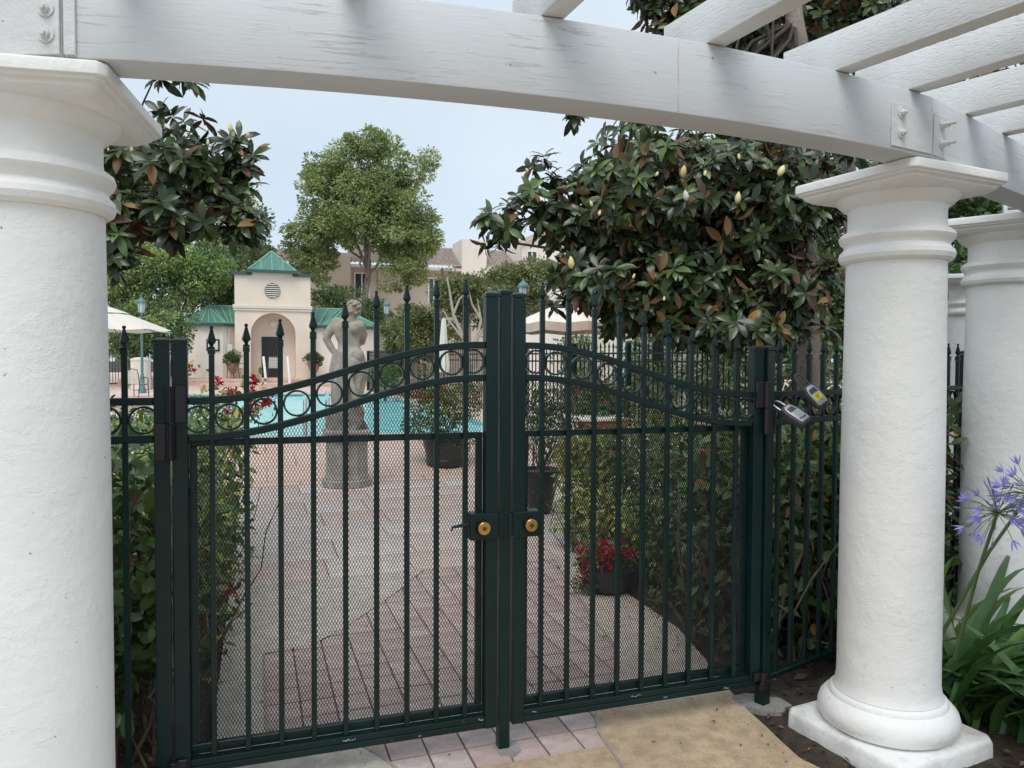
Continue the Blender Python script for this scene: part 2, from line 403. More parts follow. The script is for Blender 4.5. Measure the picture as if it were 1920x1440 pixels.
for j in range(18):
    for i in range(16):
        x0, y0 = -.915 + i * bx, -.121 + j * by
        P = clip(BRK, (x0, x0 + bx, y0, y0 + by))
        if len(P) < 3 or area(P) < .0012: continue
        P = inset(P, .0045)
        c = np.mean(np.array(P), 0); L = [(p[0] - c[0], p[1] - c[1]) for p in P]
        part('brick', slab_mesh(L, -.012, rnd.uniform(-.001, .0025), .006, BRICK), path, loc=(c[0], c[1], 0))
b = MB(); ed = BRK[:7]; b.sweep([(x, y, .001) for x, y in ed], .012, .006); b.sweep([(x, y, .001) for x, y in BRK[13:]], .012, .006)
b.sweep([(.413, -.13, .001), (.396, -.3, .001), (.36, -.7, .001), (.3, -1.4, .001)], .012, .006)
part('edging', b.mesh('edging', EDGE), path)
b = MB()
def blob(cx, cy, r0, n, sd):
    q = random.Random(sd); P = []
    for i in range(n):
        a = 2 * PI * i / n; r_ = r0 * (1 + .28 * math.sin(2 * a + sd) * q.uniform(.4, 1) + q.uniform(-.12, .12)); P.append((cx + r_ * math.cos(a), cy + r_ * math.sin(a)))
    return P
b.prism(blob(1.265, .005, .105, 22, 3), -.05, .006); part('footing', b.mesh('footing', PAD, True), path)
b = MB(); b.prism(blob(.012, -.012, .06, 20, 5), -.01, .0045); part('footing', b.mesh('footing', PAD, True), path)

# big stamped slabs of the inner court
court = struct('court_paving', None) if False else None
b = MB(); b.add([(-1.12, 2.7, -.014), (8, 2.7, -.014), (8, 7, -.014), (-1.12, 7, -.014)], [(0, 1, 2, 3)])
court = struct('court_paving', b.mesh('court_base', JOINT))
xs = [-1.12, -.38, .25, 1.42, 2.3, 3.2, 4.1, 5.0, 6.5, 8]; ys = [2.7, 3.25, 3.93, 4.5, 5.15, 5.8, 6.4, 7.0]
for j in range(len(ys) - 1):
    for i in range(len(xs) - 1):
        off = .06 if j % 2 else -.06
        xa = xs[i] + (off if 0 < i else 0); xb = xs[i + 1] + (off if i < len(xs) - 2 else 0)
        P = [(xa + .004, ys[j] + .004), (xb - .004, ys[j] + .004), (xb - .004, ys[j + 1] - .004), (xa + .004, ys[j + 1] - .004)]
        c = np.mean(np.array(P), 0)
        part('slab', slab_mesh([(p[0] - c[0], p[1] - c[1]) for p in P], -.014, rnd.uniform(-.001, .002), .006, SLAB, name='slab'), court, loc=(c[0], c[1], 0))

def deckmat():
    m, t, b = newmat('terracotta_deck')
    tcx = N(t, 'ShaderNodeTexCoord'); br = N(t, 'ShaderNodeTexBrick')
    br.inputs['Scale'].default_value = 1.0; br.inputs['Brick Width'].default_value = .8; br.inputs['Row Height'].default_value = .8; br.inputs['Mortar Size'].default_value = .012
    br.inputs['Color1'].default_value = (.66, .46, .37, 1); br.inputs['Color2'].default_value = (.60, .40, .31, 1); br.inputs['Mortar'].default_value = (.3, .2, .16, 1)
    t.links.new(tcx.outputs['Object'], br.inputs[0])
    c = mixc(t, ramp(t, noise(t, .35, 5, .6).outputs[0], [(.4, (0, 0, 0)), (.6, (.75, .75, .75))]).outputs[0], br.outputs[0], (.68, .56, .49))
    t.links.new(c, b.inputs['Base Color']); b.inputs['Roughness'].default_value = .7
    return m
DECK = deckmat()
PX0, PX1, PY0, PY1 = -3.3, 3.6, 10.1, 27.2
b = MB()
def strip(x0, x1, ylist):
    for a, c in zip(ylist, ylist[1:]): b.add([(x0, a, GZ(a)), (x1, a, GZ(a)), (x1, c, GZ(c)), (x0, c, GZ(c))], [(0, 1, 2, 3)])
strip(-20, 30, [7.0, 9.6, PY0]); strip(-20, PX0, [PY0, PY1]); strip(PX1, 30, [PY0, PY1]); strip(-20, 30, [PY1, 27.6, 31, 60])
b.add([(8, -2, .0), (30, -2, .0), (30, 7, 0), (8, 7, 0)], [(0, 1, 2, 3)])
struct('pool_deck', b.mesh('pool_deck', DECK, up=True))
m, t, bs = newmat('pool_plaster'); bs.inputs['Base Color'].default_value = (.35, .62, .68, 1); POOLP = m
COPING = M_('coping', (.60, .50, .44), .7, .12)
TEALT = M_('waterline_tile', (.05, .2, .22), .3, .3, 8)
b = MB(); zf, zd = .3, -1.1
for (p, q) in (((PX0, PY0), (PX1, PY0)), ((PX1, PY0), (PX1, PY1)), ((PX1, PY1), (PX0, PY1)), ((PX0, PY1), (PX0, PY0))):
    b.add([(p[0], p[1], zf), (q[0], q[1], zf), (q[0], q[1], zd), (p[0], p[1], zd)], [(0, 1, 2, 3)])
b.add([(PX0, PY0, zd), (PX1, PY0, zd), (PX1, PY1, zd), (PX0, PY1, zd)], [(0, 1, 2, 3)])
pool = struct('pool_basin', b.mesh('pool_basin', POOLP))
b = MB(); b.span((PX0 - .3, PY0 - .3, .26), (PX1 + .3, PY0 + .03, .335)); b.span((PX0 - .3, PY1 - .03, .26), (PX1 + .3, PY1 + .3, .335))
b.span((PX0 - .3, PY0 + .031, .26), (PX0 + .03, PY1 - .031, .335)); b.span((PX1 - .03, PY0 + .031, .26), (PX1 + .3, PY1 - .031, .335))
part('coping', b.mesh('coping', COPING, bevel=.01), pool)
b = MB(); b.span((PX0 + .005, PY1 - .02, .12), (PX1 - .005, PY1 - .006, .258)); part('waterline_tile', b.mesh('waterline_tile', TEALT), pool)
def watermat():
    m, t, b = newmat('pool_water')
    c = ramp(t, noise(t, 1.3, 4, .6, sc=(1, .6, 1)).outputs[0], [(.3, (.26, .80, .83)), (.7, (.42, .93, .93))])
    t.links.new(c.outputs[0], b.inputs['Base Color']); b.inputs['Roughness'].default_value = .12; b.inputs['IOR'].default_value = 1.33
    b.inputs['Specular IOR Level'].default_value = .2
    x = bumpn(t, b, noise(t, 2.6, 3, .55, sc=(1, .8, 1)).outputs[0], .55, .09); bumpn(t, b, noise(t, 9, 3, .55).outputs[0], .3, .03, x)
    return m
b = MB(); b.add([(PX0 + .001, PY0 + .001, .2), (PX1 - .001, PY0 + .001, .2), (PX1 - .001, PY1 - .021, .2), (PX0 + .001, PY1 - .021, .2)], [(0, 1, 2, 3)])
struct('water', b.mesh('water', watermat(), up=True))
PLAT = M_('platform_terracotta', (.58, .40, .33), .75, .12, 2)
b = MB(); b.span((-6, 30.2, .40), (7, 38, .785)); b.span((-3, 29.5, .40), (4.5, 30.199, .62)); struct('terrace_step', b.mesh('terrace_step', PLAT, bevel=.02))
# planting beds: rough raised soil
def bed(name, x0, x1, y0, y1, zfun, nx=30, ny=30, inside=None):
    V = []; F = []
    for j in range(ny + 1):
        for i in range(nx + 1):
            x = x0 + (x1 - x0) * i / nx; y = y0 + (y1 - y0) * j / ny
            V.append((x, y, zfun(x, y) + rnd.gauss(0, .006)))
    for j in range(ny):
        for i in range(nx):
            k = j * (nx + 1) + i; F.append((k, k + 1, k + nx + 2, k + nx + 1))
    return struct(name, MB().add(V, F).mesh(name, SOIL, True, angle=180, up=True))
def edge_x(y): return float(np.interp(y, [p[1] for p in SOIL_EDGE], [p[0] for p in SOIL_EDGE]))
def zr(x, y):
    d = x - (edge_x(y) if y > -.56 else float(np.interp(y, [-2.2, -.9, -.56], [1.32, 1.2, 1.13])))
    if d < 0 or (y > 3.1 + .25 * (x - 1.5) and x < 6): return -.07
    return min(.0 + .30 * max(0, (x - 1.9)) * .22, .3) - .025 + min(d, .1) * .2
bed('planting_bed', .95, 9, -2.2, 7, zr, 110, 110)
def zl(x, y):
    ex = -1.13 if y > .4 else float(np.interp(y, [-.75, -.2, .1, .4], [-1.2, -1.42, -1.30, -1.13]))
    d = ex - x
    return -.07 if d < 0 else -.03 + min(d, .12) * .2
bed('planting_bed', -5, -1.05, -.9, 7, zl, 60, 90)

# ================================================================== PERGOLA
def arc_y(x): return 6.22 - math.sqrt(7.1 ** 2 - x * x)
ZB, ZT, BT = 2.33, 2.555, .135
pg = thing('pergola', 'white pergola of round columns, curved beams and rafters framing the gate', 'pergola', (1.54, -.44, 0))
def beam_mesh(P, th=BT):
    V = []; F = []; n = len(P)
    for i, p in enumerate(P):
        t_ = norm(np.array(P[min(i + 1, n - 1)]) - np.array(P[max(i - 1, 0)])); nn = np.array([-t_[1], t_[0]])
        q = np.array(p) + nn * th
        V += [(p[0], p[1], ZB), (q[0], q[1], ZB), (q[0], q[1], ZT), (p[0], p[1], ZT)]
    for i in range(n - 1):
        for k in range(4): F.append((i * 4 + k, i * 4 + (k + 1) % 4, i * 4 + 4 + (k + 1) % 4, i * 4 + 4 + k))
    F += [(3, 2, 1, 0), tuple(range(4 * n - 4, 4 * n))]
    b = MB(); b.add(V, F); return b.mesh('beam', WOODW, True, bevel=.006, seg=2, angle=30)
XE = 1.40; YE = arc_y(XE)
main = part('beam', beam_mesh([(x, arc_y(x)) for x in np.linspace(-XE, XE, 29)]), pg)
A2 = math.radians(20.5); d2 = np.array([math.cos(A2), math.sin(A2)])
e3 = np.array([XE + .003, YE]) + d2 * 1.7
side = part('beam', beam_mesh([tuple(np.array([XE + .003, YE]) + d2 * s_) for s_ in np.linspace(0, 1.7, 8)]), pg)
A3 = math.radians(42); d3 = np.array([math.cos(A3), math.sin(A3)])
part('beam', beam_mesh([tuple(e3 + d3 * (s_ + .004)) for s_ in np.linspace(0, 2.9, 8)]), pg)
left = part('beam', beam_mesh([(-x, y) for x, y in [tuple(np.array([XE + .003, YE]) + d2 * s_) for s_ in np.linspace(1.7, 0, 8)]]), pg)
COLP = [(.192, .27), (.192, .30), (.1895, .36), (.189, 1.2), (.185, 2.005)]
def column_parts(cx, cy, ang, z0=0.0):
    c = part('column', MB().lathe([(.212, .2155), (.203, .235), (.1985, .265), (.1975, .33), (.196, 1.2), (.188, 1.985)], 64, (cx, cy, 0)).mesh('shaft', WHITE, True, angle=50), pg)
    ca, sa = math.cos(ang), math.sin(ang)
    def sq(h, z, r=.02):
        pts = []
        for sx_, sy_ in ((1, 1), (-1, 1), (-1, -1), (1, -1)):
            for (ex, ey) in (((h - r) * sx_, h * sy_), (h * sx_, (h - r) * sy_)) if sx_ * sy_ < 0 else ((h * sx_, (h - r) * sy_), ((h - r) * sx_, h * sy_)):
                pts.append((cx + ex * ca - ey * sa, cy + ex * sa + ey * ca, z))
        return pts
    def loft(rings):
        b = MB(); n = len(rings[0]); V = [p for r_ in rings for p in r_]; F = []
        for i in range(len(rings) - 1):
            for k in range(n): F.append((i * n + k, i * n + (k + 1) % n, (i + 1) * n + (k + 1) % n, (i + 1) * n + k))
        F += [tuple(range(n))[::-1], tuple(range((len(rings) - 1) * n, len(rings) * n))]; return b.add(V, F)
    part('plinth', loft([sq(.285, -.03), sq(.287, .055, .03), sq(.279, .072, .03)]).mesh('plinth', PLINTHW, True, bevel=.004, angle=35), c)
    part('base_moulding', MB().lathe([(.20, .0722), (.235, .0722), (.258, .086), (.27, .108), (.271, .132), (.263, .158), (.246, .178), (.234, .186), (.229, .189), (.227, .200), (.216, .212), (.2, .2153)], 72, (cx, cy, 0)).mesh('base_moulding', WHITE, True, angle=40), c)
    part('collar', MB().lathe([(.18, 1.9852), (.198, 1.9852), (.212, 1.996), (.218, 2.013), (.214, 2.03), (.202, 2.041), (.197, 2.052), (.2, 2.062), (.212, 2.072), (.218, 2.088), (.213, 2.103), (.199, 2.113), (.187, 2.12), (.1845, 2.135), (.1845, 2.19), (.188, 2.205), (.203, 2.212), (.213, 2.222), (.228, 2.236), (.236, 2.2495)], 72, (cx, cy, 0)).mesh('collar', WHITE, True, angle=32), c)
    part('abacus', loft([sq(.236, 2.2498), sq(.262, 2.268), sq(.262, 2.2745), sq(.277, 2.282), sq(.277, 2.289), sq(.287, 2.291), sq(.287, 2.322), sq(.280, 2.3285)]).mesh('abacus', WHITE, True, bevel=.0025, angle=25), c)
    return c
COLS = [(1.55, -.44, math.radians(7.5)), (-1.55, -.44, math.radians(-7.5)), (2.83, .076, math.radians(30)), (4.938, 2.057, math.radians(48))]
for cx, cy, an in COLS: column_parts(cx, cy, an)
def raft(x, y, deg, ln=2.6, back=.22, z0=ZT + .002):
    a = math.radians(deg); d = np.array([math.sin(a), -math.cos(a)])
    p0 = np.array([x, y]) - d * back; p1 = np.array([x, y]) + d * ln
    b = MB(); b.sweep([(p0[0], p0[1], z0 + .065), (p1[0], p1[1], z0 + .065)], .073, .13)
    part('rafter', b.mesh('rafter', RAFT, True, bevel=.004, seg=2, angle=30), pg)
for x, dg in ((-1.25, -11), (-.70, -6), (-.145, 4), (.40, 7.5), (.93, 13.2), (1.305, 13.5)): raft(x, arc_y(x), dg)
for s_, dg in ((.33, 17.5), (.72, 20), (1.12, 22), (1.5, 24)):
    p = np.array([XE, YE]) + d2 * s_; raft(p[0] + .02, p[1], dg, 2.4)
    if s_ < 1: raft(-p[0] - .02, p[1], -dg, 2.4)
for s_ in (.5, 1.0, 1.5): p = e3 + d3 * s_; raft(p[0], p[1], 34 + 8 * s_, 2.2)
def plate_on(parent, o, ang, x0, x1, z0, z1, bolts):
    """steel plate and bolts on the front face of a beam; o: face point, ang: heading"""
    t_ = np.array([math.cos(ang), math.sin(ang), 0]); n_ = np.array([math.sin(ang), -math.cos(ang), 0])
    c = np.array([o[0], o[1], 0]) + t_ * (x0 + x1) / 2 + n_ * .004 + np.array([0, 0, (z0 + z1) / 2])
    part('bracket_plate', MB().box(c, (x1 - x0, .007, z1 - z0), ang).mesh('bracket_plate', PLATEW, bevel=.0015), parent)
    for bx_, bz_, ln in bolts:
        q = np.array([o[0], o[1], 0]) + t_ * bx_ + np.array([0, 0, bz_])
        b = MB(); b.tube([q + n_ * .0077, q + n_ * .0115], .021, 16); b.tube([q + n_ * .0117, q + n_ * (.0117 + ln * .5)], [.0125, .0118], 6); b.tube([q + n_ * (.0117 + ln * .5), q + n_ * (.0117 + ln)], .007, 8)
        part('bolt', b.mesh('bolt', PLATEW, bevel=.0008), parent)
tA = math.atan2(YE - arc_y(XE - .24), .24)
plate_on(main, (XE, YE), tA, -.235, -.002, ZB + .012, ZB + .165, [(-.185, ZB + .132, .02), (-.185, ZB + .062, .02)])
plate_on(side, (XE + .003, YE), A2, .004, .13, ZB + .012, ZB + .165, [(.07, ZB + .132, .045), (.07, ZB + .062, .045)])
plate_on(main, (-XE, YE), -tA, .002, .03, ZB + .004, ZB + .2, [])
plate_on(left, (-XE - .003, YE), -A2, -.16, -.003, ZB + .004, ZB + .2, [(-.035, ZB + .115, .016), (-.035, ZB + .052, .016)])

# ================================================================== GATE, FENCE
D_, E_, G_ = .117, .1042, .0582
SL = G_ + 2 * E_ + 8 * D_
FIN = [1.9048, 1.8930, 1.8728, 1.8453, 1.8020, 1.7598, 1.7297, 1.7100, 1.7002]
def railz(a): return 1.55 + .105 * math.cos(PI * min(1, max(0, (a - .10) / 1.06)))
FINM = MB().add([(sx_ * .0125, sy_ * .0125, z) for z in (0, .004) for sx_, sy_ in ((1, 1), (-1, 1), (-1, -1), (1, -1))], [(0, 1, 5, 4), (1, 2, 6, 5), (2, 3, 7, 6), (3, 0, 4, 7), (4, 5, 6, 7), (3, 2, 1, 0)])
FINM.lathe([(.0165, .0042), (.0165, .016), (.0145, .018), (.0165, .020), (.0165, .024), (.008, .027)], 4, ph=.5)
FINM.lathe([(.007, .0272), (.0062, .031), (.009, .036), (.0155, .044), (.0145, .05), (.0062, .082), (.0045, .089)], 8)
FINM.lathe([(.003, .0891), (.0062, .092), (.0068, .096), (.005, .1), (.001, .102)], 8)
FINME = FINM.mesh('finial', GREEN, True, angle=30)
pick_cache = {}
def picket_mesh(z0, z1):
    k = (round(z0, 4), round(z1, 4))
    if k not in pick_cache: pick_cache[k] = MB().box((0, 0, (z0 + z1) / 2), (.019, .019, z1 - z0)).mesh('picket', GREEN, bevel=.0015)
    return pick_cache[k]
def ringmesh():
    V = []; F = []; n = 28
    for k in range(n):
        a = 2 * PI * k / n
        for r_, y in ((.0425, -.011), (.0492, -.011), (.0492, .011), (.0425, .011)): V.append((r_ * math.cos(a), y, r_ * math.sin(a)))
    for k in range(n):
        for j in range(4): F.append((k * 4 + j, k * 4 + (j + 1) % 4, ((k + 1) % n) * 4 + (j + 1) % 4, ((k + 1) % n) * 4 + j))
    return MB().add(V, F).mesh('ring', GREEN, True, angle=40)
RING = ringmesh()
def post_mesh(x, y, z0, z1, s=.051, rz=0.0):
    return MB().box((x, y, (z0 + z1) / 2), (s, s, z1 - z0), rz).mesh('post', GREEN, bevel=.003, seg=2)
def cap_mesh(x, y, z, s=.055, rz=0.0):
    b = MB(); b.box((x, y, z + .008), (s, s, .014), rz)
    h = s / 2 - .002; ca, sa = math.cos(rz), math.sin(rz)
    V = [(x + (a * h) * ca - (c * h) * sa, y + (a * h) * sa + (c * h) * ca, z + .0152) for a, c in ((1, 1), (-1, 1), (-1, -1), (1, -1))] + [(x + (a * h * .5) * ca - (c * h * .5) * sa, y + (a * h * .5) * sa + (c * h * .5) * ca, z + .023) for a, c in ((1, 1), (-1, 1), (-1, -1), (1, -1))]
    b.add(V, [(4, 5, 6, 7)] + [(i, (i + 1) % 4, 4 + (i + 1) % 4, 4 + i) for i in range(4)])
    return b.mesh('cap', GREEN, True, bevel=.0012, angle=30)
def screen_mesh(x0, x1, z0, ztop, y, cw=.0117, chh=.0222, wd=.0020, dp=.0016):
    """expanded metal: zigzag strands, clipped under ztop(x)"""
    segs = []
    nc = int((x1 - x0) / (cw / 2)); nr = int((1.7 - z0) / (chh / 2))
    i, j = np.meshgrid(np.arange(nc), np.arange(nr), indexing='ij'); i = i.ravel(); j = j.ravel()
    up = (i + j) % 2 == 0
    xa = x0 + i * cw / 2; xb = xa + cw / 2
    za = z0 + np.where(up, j, j + 1) * chh / 2; zb = z0 + np.where(up, j + 1, j) * chh / 2
    zt = np.array([ztop(v) for v in (xa + cw / 4)])
    k = np.maximum(za, zb) < zt; xa, xb, za, zb = xa[k], xb[k], za[k], zb[k]
    A = np.stack([xa, np.full_like(xa, y), za], 1); B = np.stack([xb, np.full_like(xa, y), zb], 1)
    t_ = B - A; t_ /= np.linalg.norm(t_, axis=1)[:, None]; A = A - t_ * .0006; B = B + t_ * .0006
    nrm = np.stack([-t_[:, 2], np.zeros(len(A)), t_[:, 0]], 1) * wd / 2; yy = np.array([0, dp / 2, 0])
    V = np.stack([A - nrm - yy, A + nrm - yy, A + nrm + yy, A - nrm + yy, B - nrm - yy, B + nrm - yy, B + nrm + yy, B - nrm + yy], 1).reshape(-1, 3)
    f = np.array([(0, 1, 5, 4), (1, 2, 6, 5), (2, 3, 7, 6), (3, 0, 4, 7)])
    F = (np.arange(len(A))[:, None, None] * 8 + f[None]).reshape(-1, 4)
    return np_mesh('mesh_screen', V, F, SCREEN)
def leaf_gate(sg, label):
    g = thing('gate_leaf', label, 'gate', (sg * SL, 0, 0), 0, 'leaves of the double gate')
    ZP, ZC = 1.632, 1.832
    xa, xb = G_ + .0255, SL - .0255
    part('stile', post_mesh(sg * G_, 0, .098, ZC), g); part('stile_cap', cap_mesh(sg * G_, 0, ZC + .0005), g)
    part('stile', post_mesh(sg * SL, 0, .098, ZP), g); part('stile_cap', cap_mesh(sg * SL, 0, ZP + .0005), g)
    part('bottom_rail', MB().span((sg * xa, -.0235, .100), (sg * xb, .0235, .125)).span((sg * xa, -.0205, .1255), (sg * xb, .0205, .150)).mesh('bottom_rail', GREEN, bevel=.003, seg=2), g)
    xs_ = np.linspace(xa, xb, 40)
    part('top_rail', MB().sweep([(sg * x, 0, railz(x) - .013) for x in xs_], .032, .026).mesh('top_rail', GREEN, True, bevel=.003, angle=30), g)
    part('lower_rail', MB().sweep([(sg * x, 0, railz(x) - .144) for x in xs_], .032, .026).mesh('lower_rail', GREEN, True, bevel=.003, angle=30), g)
    for k in range(9):
        x = sg * (G_ + E_ + k * D_); zt = FIN[k] - .1022
        p = part('picket', picket_mesh(.1505, zt), g, loc=(x, -.002, 0))
        part('finial', FINME, p, loc=(x, -.002, zt + .0003))
    xr = [G_ + E_ + (k + .5) * D_ for k in range(8)] + [(G_ + E_ + G_ + .03) / 2 + .008, SL - E_ / 2 - .008]
    for i, x in enumerate(xr): part('ring', RING, g, loc=(sg * x, 0, railz(x) - .0785))
    # steel frame that holds the expanded metal
    yb = .0305; fx0, fx1 = xa + .001, xb - .001
    b = MB(); b.span((sg * fx0, yb - .012, .1505), (sg * fx1, yb + .012, .185)); b.span((sg * fx0, yb - .012, 1.268), (sg * fx1, yb + .012, 1.292))
    b.span((sg * fx0, yb - .0115, .1852), (sg * (fx0 + .026), yb + .0115, 1.2678)); b.span((sg * (fx1 - .026), yb - .0115, .1852), (sg * fx1, yb + .0115, 1.2678))
    part('screen_frame', b.mesh('screen_frame', GREEN, bevel=.002), g)
    zt = lambda x: max(1.27, railz(abs(x)) - .150)
    part('mesh_screen', screen_mesh(min(sg * fx0, sg * fx1), max(sg * fx0, sg * fx1), .172, zt, yb), g, kind='stuff')
    # lock box and brass cylinder
    if sg < 0: x0, x1, z0, z1 = -.148, -.030, .866, .972
    else: x0, x1, z0, z1 = .031, .150, .866, .970
    lk = part('lock_box', MB().span((x0, -.0345, z0), (x1, .034, z1)).mesh('lock_box', GREEN, bevel=.004, seg=2), g)
    kx = -.100 if sg < 0 else .098
    b = MB(); b.tube([(kx, -.0347, .919), (kx, -.062, .919)], [.03, .0265], 28); part('cylinder_guard', b.mesh('cylinder_guard', BRASSD, True, bevel=.001, angle=35), lk)
    b = MB(); b.tube([(kx, -.0622, .919), (kx, -.068, .919)], [.0262, .0245], 28); part('cylinder_face', b.mesh('cylinder_face', BRASS, True, bevel=.0012, angle=35), lk)
    b = MB(); b.tube([(kx, -.0682, .919), (kx, -.0695, .919)], [.009, .0088], 16); b.box((kx, -.0699, .919), (.0022, .001, .009)); part('keyway', b.mesh('keyway', BRASSD), lk)
    part('strike', MB().span((min(sg * .0085, sg * .03), -.0325, .874), (max(sg * .0085, sg * .03), .02, .962)).mesh('strike', GREEN, bevel=.002), g)
    if sg < 0:
        b = MB(); b.tube([(-.149, -.012, .93), (-.19, -.014, .925), (-.215, -.015, .922), (-.222, -.015, .908)], [.008, .007, .006, .004], 8); part('latch_lever', b.mesh('latch_lever', HINGE, True), g)
    # three barrel hinges towards the fence post
    hx = SL + G_ / 2
    def hinge(z0, z1, wide, lab=None):
        zm = (z0 + z1) / 2; b = MB()
        b.tube([(sg * hx, -.043, z0), (sg * hx, -.043, zm - .0015)], .0165, 14); b.tube([(sg * hx, -.043, zm + .0015), (sg * hx, -.043, z1)], .0165, 14)
        b.span((sg * (hx - wide), -.042, zm + .002), (sg * (hx - .01), -.0262, z1)); b.span((sg * (hx + .01), -.042, z0), (sg * (hx + wide), -.0262, zm - .002))
        for q in (-.006, .004, .012): b.box((sg * hx + q, -.0595, zm), (.0025, .004, z1 - z0))
        part('hinge', b.mesh('hinge', HINGE, True, bevel=.0015, angle=30), g)
    hinge(1.228, 1.486, .05) if sg < 0 else hinge(1.255, 1.49, .05)
    hinge(.088, .165, .045)
    return g
leaf_gate(-1, 'green metal gate leaf nearest the camera, its lock box with a latch lever')
leaf_gate(1, 'green metal gate leaf on the far hinge side, beside the key lock boxes')
# centre post
cp = thing('gate_post', 'slim green centre post standing on the paving between two gate leaves', 'post')
part('post', MB().box((0, .0, .921), (.046, .046, 1.846)).mesh('post', GREEN, bevel=.003, seg=2), cp); part('post_cap', cap_mesh(0, 0, 1.8445, .05), cp)
part('strike_plate', MB().box((0, -.0255, .92), (.013, .004, .12)).mesh('strike_plate', GREEN), cp)

def fence_run(o, ang, n, label, posts, x_first=.095, sgn=1, zb=.12, name='metal_fence', mid=True):
    t_ = np.array([math.cos(ang), math.sin(ang), 0]) * sgn; o = np.array([o[0], o[1], 0.0])
    f = thing(name, label, 'fence', (o[0], o[1], 0))
    L = max(posts)
    for s_ in posts:
        q = o + t_ * s_
        part('post', post_mesh(q[0], q[1], -.02, 1.632, rz=ang), f); part('post_cap', cap_mesh(q[0], q[1], 1.6325, rz=ang), f)
    for z in (1.432, 1.301, zb):
        a, c = o + t_ * .026, o + t_ * (L - .026)
        part('rail', MB().sweep([(a[0], a[1], z), (c[0], c[1], z)], .032, .026).mesh('rail', GREEN, bevel=.003), f)
    for k in range(n):
        s_ = x_first + k * D_
        if any(abs(s_ - q) < .04 for q in posts): continue
        q = o + t_ * s_; M = Matrix.Translation((q[0], q[1], 0)) @ Matrix.Rotation(ang, 4, 'Z')
        p = part('picket', picket_mesh(.10, 1.593), f, M=M)
        part('finial', FINME, p, M=Matrix.Translation((q[0], q[1], 1.5933)) @ Matrix.Rotation(ang, 4, 'Z'))
    for k in range(-1, n):
        s_ = x_first + (k + .5) * D_
        if any(abs(s_ - q) < .03 for q in posts) or s_ < .03: continue
        q = o + t_ * s_
        part('ring', RING, f, M=Matrix.Translation((q[0], q[1], 1.3665)) @ Matrix.Rotation(ang, 4, 'Z'))
    return f
fence_run((SL + G_, 0), math.radians(17), 16, 'dark green picket fence running back from gate behind white column', [0, 1.95], .095)
fence_run((-SL - G_, 0), 0, 14, 'dark green picket fence partly hidden by the near white column', [0, 1.75], .118, -1)

# ---- key lock boxes hung on the fence
RUB = M_('lock_rubber', (.06, .062, .068), .6, .1); SILV = M_('lock_silver', (.42, .43, .45), .35, .08, metal=.5); YEL = M_('yellow_sticker', (.75, .68, .05), .5, .08); INK = M_('ink_black', (.01, .01, .01), .5, .1); STEEL = M_('steel', (.3, .3, .3), .35, .1, metal=1)
def lockbox(px, py, Z, rot, label, sticker, shk, scale=1.0):
    c = dep(px, py, Z)
    r = thing('key_lock_box', label, 'lock box', c, 0, 'key lock boxes hung on the fence')
    uy = norm(UP * rot[0] - RT * rot[1] + FW * rot[2]); ux = norm(RT - uy * (RT @ uy) + UP * .02); ux = norm(ux - uy * (ux @ uy)); nn = np.cross(ux, uy)
    R_ = np.stack([ux, uy, nn], 1) * scale
    def P(b, name, mat, par=r, bev=0, **k):
        b.v = [tuple(R_ @ np.array(v) + c) for v in b.v]; return part(name, b.mesh(name, mat, True, bevel=bev, seg=2, angle=35), par, **k)
    b = MB(); prof = [(-.026, -.05), (.026, -.05), (.031, -.04), (.032, .02), (.026, .045), (.016, .054), (-.016, .054), (-.026, .045), (-.032, .02), (-.031, -.04)]
    b.prism(prof, -.016, .012); body = P(b, 'body', RUB, bev=.006)
    b = MB(); b.prism([(x * .74, y * .86 - .001) for x, y in prof], .0125, .0165); P(b, 'front_cover', SILV, body, .0015)
    b = MB(); b.prism([(-.017, .012), (.017, .012), (.014, .032), (-.014, .032)], .0168, .0185); P(b, 'shutter', RUB, body, .0006)
    if sticker:
        b = MB(); b.prism([(-.017, -.022), (.019, -.02), (.018, .006), (-.018, .004)], .0168, .0174); st = P(b, 'sticker', YEL, body)
        b = MB()
        for i in range(3): b.box((-.001, -.002 - i * .006, .0178), (.022 - i * .005, .0022, .0004))
        P(b, 'sticker_print', INK, body)
    else:
        cu = bpy.data.curves.new('lettering', 'FONT'); cu.body = 'Master'; cu.size = .0135; cu.extrude = .0003; cu.align_x = 'CENTER'; cu.shear = .2
        to = bpy.data.objects.new('t', cu); COL.objects.link(to); bpy.context.view_layer.update()
        me = to.to_mesh().copy(); bpy.data.objects.remove(to); me.materials.append(INK)
        o = part('lettering', me, body)
        Mx = Matrix.Identity(4)
        for a in range(3):
            for q in range(3): Mx[a][q] = R_[a][q]
        off = R_ @ np.array([0, -.033, .0172]) + c
        for a in range(3): Mx[a][3] = off[a]
        o.matrix_basis = Mx
    b = MB(); h = shk
    b.tube([(-.017, .05, -.003), (-.017, .05 + h, -.003), (-.012, .062 + h, -.003), (0, .068 + h, -.003), (.012, .062 + h, -.003), (.017, .05 + h, -.003), (.017, .05, -.003)], .0045, 8)
    P(b, 'shackle', RUB if sticker else STEEL, body)
    return r
lockbox(1528, 742, 3.50, (.80, .62, .25), 'grey key lock box with a yellow sticker, hung upper on fence', True, .045, 1.12)
lockbox(1491, 779, 3.42, (.52, .62, .55), 'grey key lock box with silver lettered cover, hung lower on fence', False, .03, 1.2)
